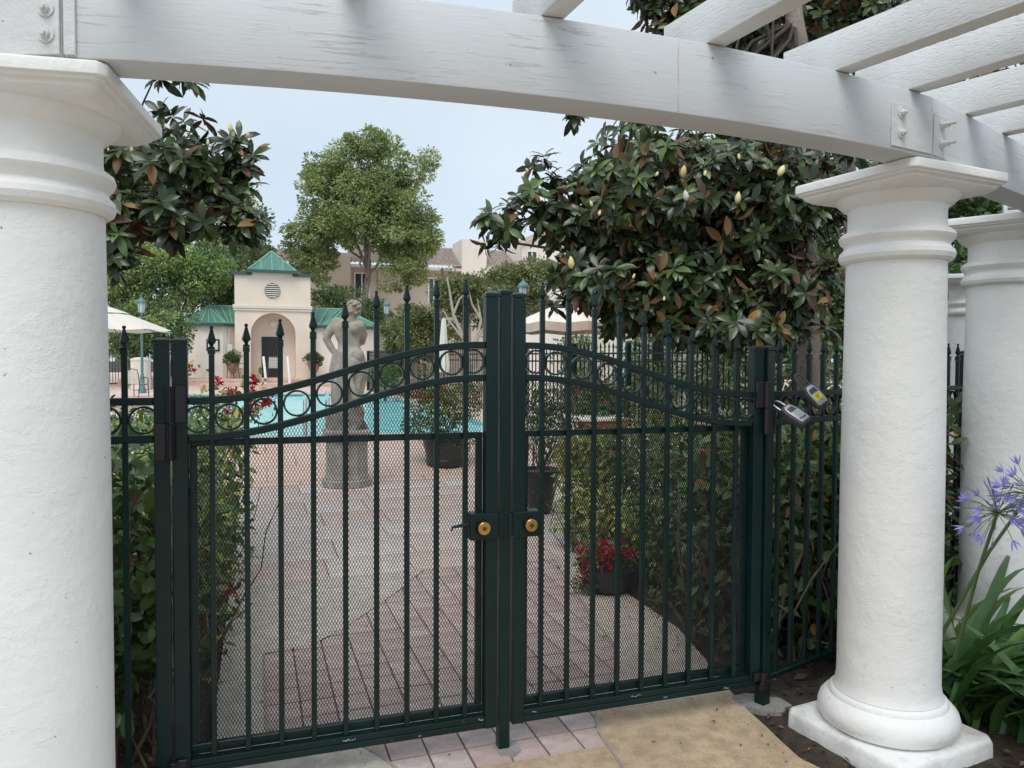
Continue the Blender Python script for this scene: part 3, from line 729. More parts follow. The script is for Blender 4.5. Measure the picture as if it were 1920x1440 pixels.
# ================================================================== FOLIAGE TOOLS
T_MAG = (np.array([(0, 0, 0), (.2, .115, .035), (.22, 0, .0), (.2, -.115, .035), (.5, .185, .05), (.52, 0, .012), (.5, -.185, .05), (.8, .125, .0), (.8, 0, -.035), (.8, -.125, .0), (1, 0, -.13)]),
         np.array([(0, 3, 2), (0, 2, 1), (1, 2, 5), (1, 5, 4), (2, 3, 6), (2, 6, 5), (4, 5, 8), (4, 8, 7), (5, 6, 9), (5, 9, 8), (7, 8, 10), (8, 9, 10)]))
T_OVA = (np.array([(0, 0, 0), (.3, .22, .06), (.35, 0, 0), (.3, -.22, .06), (.7, .2, .03), (.72, 0, -.03), (.7, -.2, .03), (1, 0, -.1)]),
         np.array([(0, 3, 2), (0, 2, 1), (1, 2, 5), (1, 5, 4), (2, 3, 6), (2, 6, 5), (4, 5, 7), (5, 6, 7)]))
T_PET = (np.array([(0, 0, 0), (.45, .10, .03), (1, 0, .12), (.45, -.10, .03)]), np.array([(0, 3, 2), (0, 2, 1)]))
T_DIA = (np.array([(0, 0, 0), (.5, .24, .05), (1, 0, -.05), (.5, -.24, .05)]), np.array([(0, 3, 2), (0, 2, 1)]))
def frames(X, Nn):
    X = X / (np.linalg.norm(X, axis=1)[:, None] + 1e-9)
    Z = Nn - X * np.sum(X * Nn, 1)[:, None]; Z = Z / (np.linalg.norm(Z, axis=1)[:, None] + 1e-9)
    return X, np.cross(Z, X), Z
class Fol:
    def __init__(s): s.p = []; s.x = []; s.n = []; s.s = []; s.m = []
    def add(s, p, x, n, sz, m=0):
        k = len(p); s.p.append(np.asarray(p, float)); s.x.append(np.asarray(x, float)); s.n.append(np.asarray(n, float))
        s.s.append(np.broadcast_to(np.asarray(sz, float), (k,)).copy()); s.m.append(np.broadcast_to(np.asarray(m, int), (k,)).copy())
    def cat(s): return [np.concatenate(a) for a in (s.p, s.x, s.n, s.s, s.m)]
def leaf_soup(name, tpl, p, x, n, sz, m, mats, smooth=True):
    X, Y, Z = frames(x, n); tv, tf = tpl
    V = p[:, None, :] + sz[:, None, None] * (tv[None, :, 0, None] * X[:, None, :] + tv[None, :, 1, None] * Y[:, None, :] + tv[None, :, 2, None] * Z[:, None, :])
    F = (np.arange(len(p))[:, None, None] * len(tv) + tf[None]).reshape(-1, 3)
    return np_mesh(name, V.reshape(-1, 3), F, mats, np.repeat(m, len(tf)), smooth)
def visible_top(p, sz, count, cell=12):
    d = p - CAM; z = d @ FW; px = 960 + FPX * (d @ RT) / np.maximum(z, .01); py = 720 - FPX * (d @ UP) / np.maximum(z, .01)
    ok = (z > .3) & (px > 0) & (px < 1920) & (py > 0) & (py < 1440)
    best = {}
    for i in np.where(ok)[0]:
        k = (int(px[i] / cell), int(py[i] / cell))
        if k not in best or z[i] < z[best[k]]: best[k] = i
    c = np.array(sorted(set(best.values()), key=lambda i: -sz[i] / z[i])[:count], int)
    return c
def foliage(root, fol, tpl, mats, parts=0, stuff='foliage'):
    p, x, n, sz, m = fol.cat(); keep = np.ones(len(p), bool)
    if parts:
        c = visible_top(p, sz, parts); keep[c] = False
        X, Y, Z = frames(x[c], n[c]); tv, tf = tpl; mes = []
        for mt in mats: mes.append(np_mesh('leaf', tv, tf, [mt], None, True))
        for q, i in enumerate(c):
            s_ = sz[i]; M = Matrix(((X[q, 0] * s_, Y[q, 0] * s_, Z[q, 0] * s_, p[i, 0]), (X[q, 1] * s_, Y[q, 1] * s_, Z[q, 1] * s_, p[i, 1]), (X[q, 2] * s_, Y[q, 2] * s_, Z[q, 2] * s_, p[i, 2]), (0, 0, 0, 1)))
            part('leaf', mes[m[i]], root, M=M)
    if keep.any(): part(stuff, leaf_soup(stuff, tpl, p[keep], x[keep], n[keep], sz[keep], m[keep], mats), root, kind='stuff')
def unit(n): v = rs.normal(size=(n, 3)); return v / np.linalg.norm(v, axis=1)[:, None]
def EL(px, py, Z, rx, ry, dr=.8): return (dep(px, py, Z), np.array([rx * Z / FPX, dr * rx * Z / FPX, ry * Z / FPX]))
def in_ells(ells, n, lo=.5):
    wt = np.array([np.prod(e[1]) ** .75 for e in ells]); wt = wt / wt.sum(); P = []; A = []
    idx = rs.choice(len(ells), n, p=wt)
    for i in idx:
        c, r_ = ells[i]; u = unit(1)[0]; k = rs.uniform(lo ** 3, 1) ** (1 / 3.)
        k *= 1 + .13 * math.sin(5.1 * u[0] + 3 * u[2] + i) * math.cos(4.3 * u[1] - 2 * u[2])
        P.append(c + u * k * r_); A.append(u * k)
    return np.array(P), np.array(A)
def clumpy(ells, nclump, cr, nleaf, size, mats_p, lo=.5, flat=.7, fol=None, up=.5):
    """leaf sprays gathered in clumps spread through the crown's volume"""
    f = fol or Fol(); P, A = in_ells(ells, nclump, lo)
    for c, a in zip(P, A):
        r_ = cr * rs.uniform(.6, 1.25); k = int(nleaf * rs.uniform(.6, 1.3))
        u = unit(k); q = c + u * (rs.uniform(.25, 1, k) ** .6)[:, None] * r_ * np.array([1, 1, flat])
        d = u + .5 * norm(a) + rs.normal(size=(k, 3)) * .45; d[:, 2] -= .15
        nn = u * .6 + .4 * norm(a) + np.array([0, 0, up]) + rs.normal(size=(k, 3)) * .35
        m = rs.choice(len(mats_p), p=mats_p)
        mm = np.where(rs.uniform(size=k) < .8, m, rs.choice(len(mats_p), k, p=mats_p))
        f.add(q, d, nn, size * rs.uniform(.6, 1.25, k), mm)
    return f, P
def branch(b, p0, p1, r0, r1, wob=.06, n=6, sides=7):
    p0 = np.array(p0, float); p1 = np.array(p1, float); L = np.linalg.norm(p1 - p0); P = []
    for i in range(n):
        t_ = i / (n - 1); q = p0 + (p1 - p0) * t_ + (rs.normal(size=3) * wob * L * math.sin(PI * t_) if 0 < i < n - 1 else 0); P.append(q)
    b.tube(P, [r0 + (r1 - r0) * i / (n - 1) for i in range(n)], sides); return P

BARK = M_('bark_grey', (.23, .19, .155), .9, .35, 9, .8, 30, .02, sc=(1, 1, .3)); BARKW = M_('bark_pale', (.40, .36, .30), .85, .25, 12, .5, 40, .01); BARKD = M_('bark_dark', (.06, .045, .035), .9, .3, 12, .6, 40, .01)
TWIG = M_('twig', (.13, .10, .075), .9, .4, 12)
L_MAG = leafmat('magnolia_leaf', [(.018, .035, .013), (.028, .050, .017), (.044, .070, .022), (.07, .10, .03), (.022, .042, .015)], .27, ((.095, .05, .024), (.15, .085, .036)), .1, .48)
L_MAGN = leafmat('magnolia_new_leaf', [(.10, .17, .05), (.14, .21, .07), (.08, .14, .05)], .3, ((.16, .12, .05), (.14, .15, .06)), .2, .5)
L_MAGB = leafmat('magnolia_old_leaf', [(.12, .06, .03), (.09, .045, .025), (.30, .16, .035), (.07, .035, .02)], .6, None, .15)
L_MIDB = leafmat('bright_spray', [(.32, .45, .14), (.40, .52, .18), (.25, .36, .11)], .5, None, .3)
L_MIDD = leafmat('dark_spray', [(.10, .165, .06), (.14, .21, .075), (.075, .125, .048)], .5, None, .25)
L_TALL = leafmat('tall_tree_leaf', [(.31, .39, .15), (.40, .47, .18), (.24, .31, .12)], .5, None, .3)
L_TALL2 = leafmat('tall_tree_old_leaf', [(.19, .26, .105), (.24, .30, .12), (.30, .345, .125)], .5, None, .25)
L_OLIVE = leafmat('olive_bush_leaf', [(.22, .25, .09), (.28, .30, .12), (.14, .18, .065), (.33, .28, .12)], .5, None, .25)
L_HEDGE = leafmat('hedge_leaf', [(.055, .10, .032), (.08, .14, .042), (.11, .18, .052), (.04, .075, .028)], .35, None, .2)
L_HEDGEB = leafmat('hedge_big_leaf', [(.08, .14, .045), (.12, .20, .06), (.06, .10, .035), (.17, .26, .07)], .38, None, .25)
L_YEL = leafmat('yellow_green_leaf', [(.34, .38, .08), (.46, .44, .11), (.26, .33, .07), (.58, .48, .14)], .45, None, .3)
L_RED = leafmat('red_petal', [(.42, .008, .025), (.30, .006, .02), (.55, .02, .04)], .5, None, .2)
L_PINK = leafmat('pink_petal', [(.50, .05, .14), (.55, .10, .2)], .5, None, .2)
L_GREY = leafmat('fern_leaf', [(.07, .11, .04), (.10, .15, .06)], .5, None, .25)
CREAMP = M_('magnolia_bud', (.72, .62, .28), .5, .15, 20); WHITEP = M_('magnolia_flower', (.80, .77, .66), .5, .06, 20)

# ================================================================== BUILDINGS BEHIND
STUC = M_('stucco_pink', (.80, .67, .56), .85, .06, 1.2, .3, 18, .01); STUCW = M_('stucco_cream', (.84, .77, .68), .85, .05, 1.5, .2, 18, .01)
STUCB = M_('stucco_beige', (.58, .50, .42), .85, .08, .8, .2, 8, .02)
def copper():
    m, t, b = newmat('green_metal_roof')
    c = ramp(t, noise(t, 1.8, 6, .65).outputs[0], [(.3, (.06, .17, .125)), (.7, (.11, .25, .19))]).outputs[0]
    t.links.new(c, b.inputs['Base Color']); b.inputs['Roughness'].default_value = .38; return m
COPPER = copper(); COPPERL = M_('green_metal_seam', (.17, .34, .27), .4, .15); FASC = M_('slate_trim', (.05, .085, .085), .5, .15); DOORD = M_('door_dark', (.018, .019, .024), .4, .15); TRIM = M_('pale_trim', (.72, .64, .56), .7, .05)
GLASSD = M_('window_glass', (.035, .045, .05), .08, .3, 2); WHITEF = M_('white_frame', (.78, .78, .76), .5, .03); PAPER = M_('paper', (.75, .74, .72), .6, .03)
HY = 32.3
def hx_(px): return float(ony(px, 600, HY)[0])
ph = thing('pool_house', 'pink stucco pool house with arched entry and green metal roofs beyond the pool', 'pool house', (-.15, HY, .79))
zb_, zt_ = .786, 5.27
xl, xr = -1.73, 1.46
ax, ar, azs = -.13, .945, 2.70
b = MB(); y0, y1 = HY, HY + .9
b.span((xl, y0, zb_), (ax - ar, y1, zt_)); b.span((ax + ar, y0, zb_), (xr, y1, zt_))
n = 18
for i in range(n):
    a0, a1 = PI - PI * i / n, PI - PI * (i + 1) / n
    p0 = (ax + ar * math.cos(a0), azs + ar * math.sin(a0)); p1 = (ax + ar * math.cos(a1), azs + ar * math.sin(a1))
    b.add([(p0[0], y0, p0[1]), (p1[0], y0, p1[1]), (p1[0], y0, zt_), (p0[0], y0, zt_), (p0[0], y1, p0[1]), (p1[0], y1, p1[1]), (p1[0], y1, zt_), (p0[0], y1, zt_)], [(0, 1, 2, 3), (5, 4, 7, 6), (0, 4, 5, 1), (3, 2, 6, 7)])
b.span((xl, y1 + .003, zb_), (xr, y1 + 3.2, zt_))
part('front_block', b.mesh('front_block', STUC), ph)
b = MB(); b.span((xl - .08, y0 - .09, 4.0 - .02), (xr + .08, y0 - .004, 3.82)); b.span((xl - .05, y0 - .06, 3.815), (xr + .05, y0 - .004, 3.72)); part('string_moulding', b.mesh('string_moulding', TRIM, bevel=.015), ph)
b = MB(); b.span((xl - .12, y0 - .12, zt_ + .002), (-1.02, y0 + 3, zt_ + .13)); b.span((.70, y0 - .12, zt_ + .002), (xr + .12, y0 + 3, zt_ + .13)); part('coping', b.mesh('coping', FASC), ph)
b = MB(); b.span((-1.015, y0 - .05, zt_ + .002), (.695, y0 + 2.4, zt_ + .20)); part('roof_plinth', b.mesh('roof_plinth', STUC), ph)
zp = zt_ + .205
b = MB(); A = [(-1.19, y0 - .2, zp), (.86, y0 - .2, zp), (.86, y0 + 2.0, zp), (-1.19, y0 + 2.0, zp)]; b.add(A + [(-.165, y0 + .9, 6.45)], [(0, 1, 4), (1, 2, 4), (2, 3, 4), (3, 0, 4), (3, 2, 1, 0)])
rf = part('roof', b.mesh('roof', COPPER), ph)
b = MB(); b.span((-1.25, y0 - .26, zp - .1), (.92, y0 - .203, zp + .03)); b.span((-1.25, y0 - .2, zp - .1), (-1.193, y0 + 2, zp + .03)); b.span((.863, y0 - .2, zp - .1), (.92, y0 + 2, zp + .03)); part('fascia', b.mesh('fascia', FASC), rf)
for q in A[:2] + A[2:]: b = MB(); b.tube([q, (-.165, y0 + .9, 6.46)], .05, 6); part('ridge_cap', b.mesh('ridge_cap', COPPERL), rf)
for fx in (-.62, -.165, .29):
    t_ = 1 - abs(fx + .165) / 1.025; b = MB(); b.tube([(fx, y0 - .2, zp + .01), (fx, y0 - .2 + 1.1 * t_ * .97, zp + (6.45 - zp) * t_ * .97)], .035, 5); part('seam', b.mesh('seam', COPPERL), rf)
b = MB(); b.tube([(ax - .03, y0 - .002, 4.62), (ax - .03, y0 - .03, 4.62)], .33, 28); vt = part('vent', b.mesh('vent', DOORD), ph)
for k in range(7):
    z = 4.62 - .27 + k * .09; hw = math.sqrt(max(0, .32 ** 2 - (z - 4.62) ** 2)); b = MB(); b.box((ax - .03, y0 - .05, z), (2 * hw, .03, .045)); part('slat', b.mesh('slat', TRIM), vt)
part('door', MB().span((-.62, y1 - .03, zb_ + .002), (.28, y1 - .002, 2.62)).mesh('door', DOORD, bevel=.01), ph)
b = MB(); b.tube([(ax + .03, y1 - .002, 3.18), (ax + .03, y1 - .1, 3.18)], [.17, .15], 20); b.tube([(ax + .03, y1 - .101, 3.18), (ax + .03, y1 - .16, 3.18)], [.1, .08], 14); part('wall_lamp', b.mesh('wall_lamp', WHITEF, True), ph)
def wing(sg, ox, kw=1.0):
    X = lambda v: ox + sg * v * kw
    zt2 = 3.03
    P = [(X(0), HY + .75), (X(.50), HY + .30), (X(1.33), HY + .30), (X(2.0), HY + 1.1), (X(2.0), HY + 4.2), (X(0), HY + 4.2)]
    part('wing_wall', MB().prism(P, zb_, zt2).mesh('wing_wall', STUCW), ph)
    c = np.mean(np.array(P), 0); Pe = [tuple(c + (np.array(p) - c) * 1.14) for p in P]; Pe[0] = (X(.002), Pe[0][1]); Pe[5] = (X(.002), Pe[5][1])
    part('eave', MB().prism(Pe, zt2 + .002, zt2 + .13).mesh('eave', FASC), ph)
    zr_ = 4.02; R1, R2 = (X(1.15), HY + 2.0, zr_), (X(.002), HY + 2.0, zr_)
    E0 = [(p[0], p[1], zt2 + .133) for p in Pe]
    b = MB(); b.add(E0 + [R1, R2], [(0, 1, 6, 7), (1, 2, 6), (2, 3, 6), (3, 4, 6), (4, 5, 7, 6)])
    rf = part('roof', b.mesh('roof', COPPER), ph)
    for q in E0[1:5]: part('ridge_cap', MB().tube([q, (R1[0], R1[1], R1[2] + .01)], .045, 6).mesh('ridge_cap', COPPERL), rf)
    part('ridge_cap', MB().tube([R1, R2], .045, 6).mesh('ridge_cap', COPPERL), rf)
    for t_ in (.25, .55, .85):
        a = np.array(E0[0]) * (1 - t_) + np.array(E0[1]) * t_; c2 = np.array(R2) * (1 - t_) + np.array(R1) * t_; part('seam', MB().tube([a, c2], .04, 5).mesh('seam', COPPERL), rf)
    for t_ in (.33, .66):
        for (i, j) in ((1, 2), (2, 3)):
            a = np.array(E0[i]) * (1 - t_) + np.array(E0[j]) * t_; part('seam', MB().tube([a, a + (np.array(R1) - a) * .8], .04, 5).mesh('seam', COPPERL), rf)
    return X
wing(-1, xl - .002); Xr = wing(1, xr + .002, 1.5)
b = MB(); x_ = xl - .25; b.tube([(x_, HY + .45, zb_), (x_, HY + .45, 3.0)], .04, 8); part('downspout', b.mesh('downspout', TRIM, True), ph)
nx0, nx1 = hx_(386), hx_(411)
nb = part('notice_frame', MB().span((nx0, HY + .25, 1.95), (nx1, HY + .297, 2.47)).mesh('notice_frame', DOORD, bevel=.01), ph)
part('notice_sheet', MB().span((nx0 + .07, HY + .243, 2.02), (nx1 - .07, HY + .249, 2.40)).mesh('notice_sheet', PAPER), nb)
sx = hx_(430); part('notice_sign', MB().span((sx - .1, HY + .33, 1.85), (sx + .1, HY + .36, 2.25)).mesh('notice_sign', PAPER), ph)
for q in (.42, 2.12):
    b = MB(); xx = Xr(q); yy = HY + (.30 if q < 1 else 1.2); b.box((xx, yy - .08, 2.62), (.1, .1, .2)); b.box((xx, yy - .08, 2.735), (.14, .14, .03)); b.box((xx, yy - .02, 2.75), (.05, .1, .05)); part('wall_lantern', b.mesh('wall_lantern', DOORD), ph)
part('window', MB().span((Xr(1.0), HY + .26, 1.9), (Xr(1.25), HY + .298, 2.85)).mesh('window', DOORD), ph)

# apartment blocks
TILE = M_('roof_tile', (.33, .26, .22), .85, .35, 6, col2=(.48, .40, .35))
def tiled(root, p00, p10, p11, p01, pitch=.28, rows=.36):
    """barrel tiles: real ridges down the slope, stepped in courses"""
    p00, p10, p11, p01 = [np.array(p, float) for p in (p00, p10, p11, p01)]
    W_ = np.linalg.norm(p10 - p00); Hh = np.linalg.norm(p01 - p00); nu = int(W_ / (pitch / 4)); nv = int(Hh / rows)
    nn = norm(np.cross(p10 - p00, p01 - p00)); V = []; F = []
    for j in range(nv):
        for e in (0, 1):
            v = (j + e * .999) / nv
            for i in range(nu + 1):
                u_ = i / nu; q = (p00 * (1 - u_) + p10 * u_) * (1 - v) + (p01 * (1 - u_) + p11 * u_) * v
                V.append(q + nn * (.07 * abs(math.sin(PI * u_ * W_ / pitch)) + (.05 if e == 0 else 0)))
    for j in range(2 * nv - 1):
        for i in range(nu):
            k = j * (nu + 1) + i; F.append((k, k + 1, k + nu + 2, k + nu + 1))
    return part('roof', np_mesh('roof', np.array(V), np.array(F), [TILE]), root)
def window(root, x0, x1, z0, z1, y, mull=1):
    f = part('window', MB().span((x0 - .1, y - .08, z0 - .1), (x1 + .1, y - .003, z0)).span((x0 - .1, y - .08, z1), (x1 + .1, y - .003, z1 + .1)).span((x0 - .1, y - .08, z0 + .001), (x0, y - .003, z1 - .001)).span((x1, y - .08, z0 + .001), (x1 + .1, y - .003, z1 - .001)).mesh('window', WHITEF), root)
    part('pane', MB().span((x0 + .001, y - .03, z0 + .001), (x1 - .001, y - .01, z1 - .001)).mesh('pane', GLASSD), f)
    for k in range(mull):
        xm = x0 + (x1 - x0) * (k + 1) / (mull + 1); part('mullion', MB().span((xm - .04, y - .06, z0 + .002), (xm + .04, y - .032, z1 - .002)).mesh('mullion', WHITEF), f)
ap = thing('apartment_building', 'long beige apartment block with tiled roof and chimney behind the tall tree', 'building', (8, 46, .6))
AY = 46.0
part('wall', MB().span((-3, AY + 1.5, .5), (2.3, AY + 9, 7.5)).mesh('wall', STUCB), ap)
part('wall', MB().span((2.303, AY - .6, .5), (4.78, AY + 9, 8.25)).mesh('wall', STUCB), ap)
part('wall', MB().span((4.783, AY, .5), (15.9, AY + 9, 7.42)).mesh('wall', STUCB), ap)
part('eave', MB().span((4.79, AY - .5, 7.425), (15.9, AY + .3, 7.6)).mesh('eave', TRIM), ap)
part('eave', MB().span((-3, AY + 1.1, 7.505), (2.3, AY + 1.8, 7.65)).mesh('eave', TRIM), ap)
tiled(ap, (4.79, AY - .5, 7.62), (15.9, AY - .5, 7.7), (15.9, AY + 2.6, 9.35), (4.79, AY + 2.6, 9.3))
tiled(ap, (-3, AY + 1.0, 7.67), (2.3, AY + 1.0, 7.67), (2.3, AY + 3, 8.75), (-3, AY + 3, 8.75))
part('chimney', MB().span((11.95, AY - .55, 7.0), (13.65, AY + 2, 9.55)).mesh('chimney', STUCW, bevel=.03), ap)
window(ap, 5.15, 5.95, 5.5, 7.05, AY); window(ap, 9.9, 10.5, 5.4, 6.9, AY); window(ap, 1.2, 1.75, 6.6, 7.1, AY + 1.5, 0); window(ap, 5.2, 5.9, 2.2, 3.8, AY); window(ap, 9.9, 10.6, 2.2, 3.8, AY)
for xx in (3.0, 6.6, 8.6): part('downspout', MB().tube([(xx, AY - .66 if xx < 4 else AY - .06, .6), (xx, AY - .66 if xx < 4 else AY - .06, 7.3)], .06, 6).mesh('downspout', STUCB, True), ap)
ap2 = thing('apartment_building', 'pale gabled apartment wing with white window above the magnolia branch tip', 'building', (18, 47, .6))
part('wall', MB().prismy([(15.95, .5), (24, .5), (24, 9.6), (19.2, 11.0), (15.95, 9.4)], AY - 1, AY + 8).mesh('wall', STUCW), ap2)
b = MB(); b.sweep([(15.7, AY - 1.15, 9.42), (19.2, AY - 1.15, 11.13)], .3, .2); part('fascia', b.mesh('fascia', STUCB), ap2)
window(ap2, 16.35, 16.95, 8.15, 8.85, AY - 1.0); window(ap2, 16.35, 16.95, 5.2, 6.6, AY - 1.0)
gw = thing('garden_wall', 'cream stucco garden building wall partly under ivy behind the far fence', 'wall', tuple(dep(1100, 690, 26)[:2]) + (.3,))
a, c = dep(975, 690, 27), dep(1430, 690, 21)
b = MB(); b.sweep([(a[0], a[1], 1.55), (c[0], c[1], 1.55)], .4, 2.6); part('wall', b.mesh('wall', STUCW), gw)
f = Fol()
for q in range(1500):
    t_ = rs.choice([.27, .33, .55, .62, .85]) + rs.normal() * .035; p = a + (c - a) * t_; z = rs.uniform(.4, 2.7)
    f.add([(p[0] - .25 - abs(rs.normal()) * .08, p[1] - .3 - abs(rs.normal()) * .08, z)], [(rs.normal() * .4, -.5, -.6)], [(-.3, -1, .3)], .16)
foliage(gw, f, T_DIA, [L_HEDGE], 0, 'ivy')

# ================================================================== BACKGROUND TREES
def tree(name, label, cat, base, ells, nclump, cr, nleaf, size, mats, mats_p, trunk_r, bark, limbs=10, top=None, lo=.5, tpl=T_DIA, group=None, flat=.7, lean=None):
    base = np.array(base, float); r = thing(name, label, cat, base, 0, group)
    f, P = clumpy(ells, nclump, cr, nleaf, size, mats_p, lo, flat)
    top = np.array(top, float) if top is not None else np.mean([e[0] for e in ells], 0)
    b = MB(); mid = branch(b, base - np.array([0, 0, .1]), top, trunk_r, trunk_r * .55, .02, 7, 10)
    part('trunk', b.mesh('trunk', bark, True, angle=80), r)
    if limbs:
        b = MB(); idx = rs.choice(len(P), min(limbs, len(P)), replace=False)
        for i in idx: branch(b, mid[rs.randint(3, 7)], P[i], trunk_r * .38, trunk_r * .08, .07, 6, 6)
        part('limbs', b.mesh('limbs', bark, True, angle=80), r)
    foliage(r, f, tpl, mats, 0, 'crown'); return r
Zt = 43
base = dep(688, 700, Zt); base[2] = .55
tree('tall_tree', 'tall airy light green tree rising above the apartment roof in the middle', 'tree', base,
     [EL(685, 330, Zt, 80, 75), EL(650, 380, Zt, 85, 70), EL(745, 390, Zt, 72, 80), EL(595, 430, Zt, 60, 60), EL(690, 425, Zt, 110, 48), EL(775, 445, Zt, 52, 42), EL(745, 505, Zt, 42, 42), EL(596, 488, Zt, 34, 36), EL(685, 275, Zt, 42, 26), EL(800, 310, Zt, 14, 24), EL(600, 345, Zt, 36, 45), EL(560, 455, Zt, 30, 30), EL(640, 560, Zt, 25, 25)],
     470, .62, 150, .21, [L_TALL, L_TALL2], [.65, .35], .24, BARK, 14, dep(690, 400, Zt), .2, flat=.6)
def T(px, Zz, gz=.55): p = dep(px, 700, Zz); p[2] = gz; return p
tree('bushy_tree', 'bright feathery green tree left of the pool house roof', 'tree', T(300, 36), [EL(330, 520, 34, 60, 55), EL(270, 550, 34, 70, 55), EL(390, 500, 35, 45, 40), EL(235, 500, 34, 50, 70)], 120, .62, 190, .17, [L_MIDB, L_MIDD], [.62, .38], .25, BARKD, 8, dep(300, 560, 35), .45)
tree('bushy_tree', 'dark spreading tree just behind the pool house, left of its pediment', 'tree', T(440, 40), [EL(430, 520, 39, 60, 60), EL(480, 490, 40, 45, 30), EL(395, 560, 38, 60, 45), EL(560, 490, 42, 30, 22)], 90, .75, 170, .2, [L_MIDD, L_TALL2], [.7, .3], .25, BARKD, 8, dep(430, 560, 39), .4)
tree('bushy_tree', 'tall mid green tree topping out behind the left magnolia branch', 'tree', T(330, 46), [EL(340, 360, 44, 110, 110), EL(430, 400, 44, 55, 75), EL(290, 430, 44, 90, 90), EL(470, 440, 45, 25, 60)], 170, .9, 150, .26, [L_MIDD, L_TALL], [.6, .4], .35, BARKD, 10, dep(340, 400, 44), .35)
tree('bushy_tree', 'low dark green tree standing behind the left parasol', 'tree', T(250, 31), [EL(290, 610, 30, 55, 45), EL(240, 640, 30, 60, 45), EL(330, 625, 31, 25, 40)], 70, .5, 150, .15, [L_MIDD, L_MIDB], [.8, .2], .16, BARKD, 6, dep(280, 640, 30), .4)
tree('conifer_shrub', 'low dark shrub below apartment wall at the pool house side', 'shrub', T(610, 40), [EL(610, 570, 39, 35, 25), EL(650, 560, 39, 25, 20), EL(705, 590, 38, 35, 35)], 50, .5, 120, .17, [L_MIDD], [1.0], .1, BARKD, 4, None, .3)
tree('olive_shrub', 'olive green rounded tree with bare pale branches behind the closed parasol', 'tree', T(880, 30, .3), [EL(858, 548, 29, 48, 38), EL(905, 545, 29, 50, 34), EL(850, 590, 29, 28, 40), EL(930, 600, 30, 35, 35)], 110, .42, 170, .13, [L_OLIVE, L_HEDGE], [.75, .25], .1, BARKW, 0, dep(880, 590, 29), .45)
tree('olive_shrub', 'olive green bushy tree just right of the middle street lamp', 'tree', T(790, 31, .3), [EL(785, 600, 30, 36, 38), EL(800, 640, 30, 48, 32), EL(750, 625, 31, 28, 32)], 90, .42, 170, .13, [L_OLIVE, L_HEDGE], [.6, .4], .1, BARKW, 5, None, .4)
tree('olive_shrub', 'olive green tree behind the right street lamp', 'tree', T(960, 33, .3), [EL(960, 530, 32, 40, 30), EL(1010, 525, 32, 40, 40), EL(1000, 580, 32, 36, 34)], 90, .45, 160, .14, [L_OLIVE, L_TALL2], [.7, .3], .1, BARKW, 6, None, .4)
# bare pale limbs of the olive tree
r = thing('bare_shrub', 'leafless pale forked branches in front of the olive tree', 'shrub', T(880, 28, .3)); b = MB()
for pts in ([(890, 690), (872, 640), (850, 590), (842, 540), (838, 520)], [(872, 640), (845, 605), (830, 580)], [(890, 690), (893, 640), (902, 600), (895, 560)], [(893, 640), (912, 605), (918, 570)], [(850, 590), (862, 560), (880, 545)], [(902, 600), (885, 570), (878, 540)]):
    P = [dep(x, y, 28.2) for x, y in pts]; b.tube(P, [.10 - .075 * i / (len(P) - 1) if pts[0][1] > 650 else .06 - .04 * i / (len(P) - 1) for i in range(len(P))], 6)
part('branches', b.mesh('branches', BARKW, True, angle=80), r)
for (px, py, Zz, rx, lab) in ((735, 690, 27, 24, 'rounder clipped green bush beside the middle lamp base'), (722, 705, 25, 28, 'low clipped green mound in front of the lamp base')):
    p = dep(px, py, Zz); r = thing('clipped_bush', lab, 'bush', (p[0], p[1], .3)); f, _ = clumpy([EL(px, py, Zz, rx, rx * .7)], 60, .12, 70, .07, [1.0], .75); foliage(r, f, T_DIA, [L_HEDGEB], 0, 'foliage')
    part('stem', MB().tube([(p[0], p[1], .25), (p[0], p[1], p[2])], .04, 6).mesh('stem', BARKD), r)
# dark trees that close the view behind the right magnolia
tree('dark_tree', 'dense dark tree behind the right magnolia, near the garden wall', 'tree', T(1230, 21, .3), [EL(1180, 480, 19, 130, 130), EL(1330, 430, 19, 150, 170), EL(1250, 560, 20, 110, 70)], 150, .6, 130, .2, [L_MIDD, L_MAGB], [.85, .15], .2, BARKD, 8, None, .35)
tree('dark_tree', 'dense dark tree at far right behind the fence and white column', 'tree', T(1520, 15, .2), [EL(1520, 450, 14, 200, 220), EL(1480, 580, 13, 170, 90), EL(1700, 560, 13, 170, 120)], 190, .5, 130, .17, [L_MIDD, L_MAGB], [.85, .15], .2, BARKD, 8, None, .35)
tree('dark_tree', 'dark tree filling the gap right of the second white column', 'tree', T(1850, 13, .2), [EL(1850, 420, 12, 150, 140), EL(1800, 560, 11, 120, 90)], 80, .45, 130, .17, [L_MIDD], [1.0], .18, BARKD, 6, None, .35)

# ================================================================== MAGNOLIAS
def rosettes(f, P, A, leaf, nl=(9, 13), mag=(0, .8, .18, .06), bias=None):
    for c, a in zip(P, A):
        ax_ = norm(norm(a) * .55 - FW * .45 + np.array([0, 0, .55]) + rs.normal(size=3) * .3 + (bias if bias is not None else 0))
        t_ = norm(np.cross(ax_, [.3, .9, .1])); b_ = np.cross(ax_, t_); k = rs.randint(*nl); ph_ = rs.uniform(0, 6)
        young = rs.uniform() < mag[2]
        for i in range(k):
            th = ph_ + i * 2.4; lay = i / k; el = -.30 + 1.0 * lay + rs.normal() * .15
            rad = t_ * math.cos(th) + b_ * math.sin(th)
            d = rad * math.cos(el) + ax_ * math.sin(el); nrm_ = ax_ * math.cos(el) - rad * math.sin(el); d[2] -= .22
            m = 1 if young and lay > .3 else (2 if rs.uniform() < mag[3] else 0)
            f.add([c + ax_ * (.03 * lay) - ax_ * .02], [d], [nrm_ + rs.normal(size=3) * .28], leaf * rs.uniform(.6, 1.25) * (1 - .25 * lay), m)
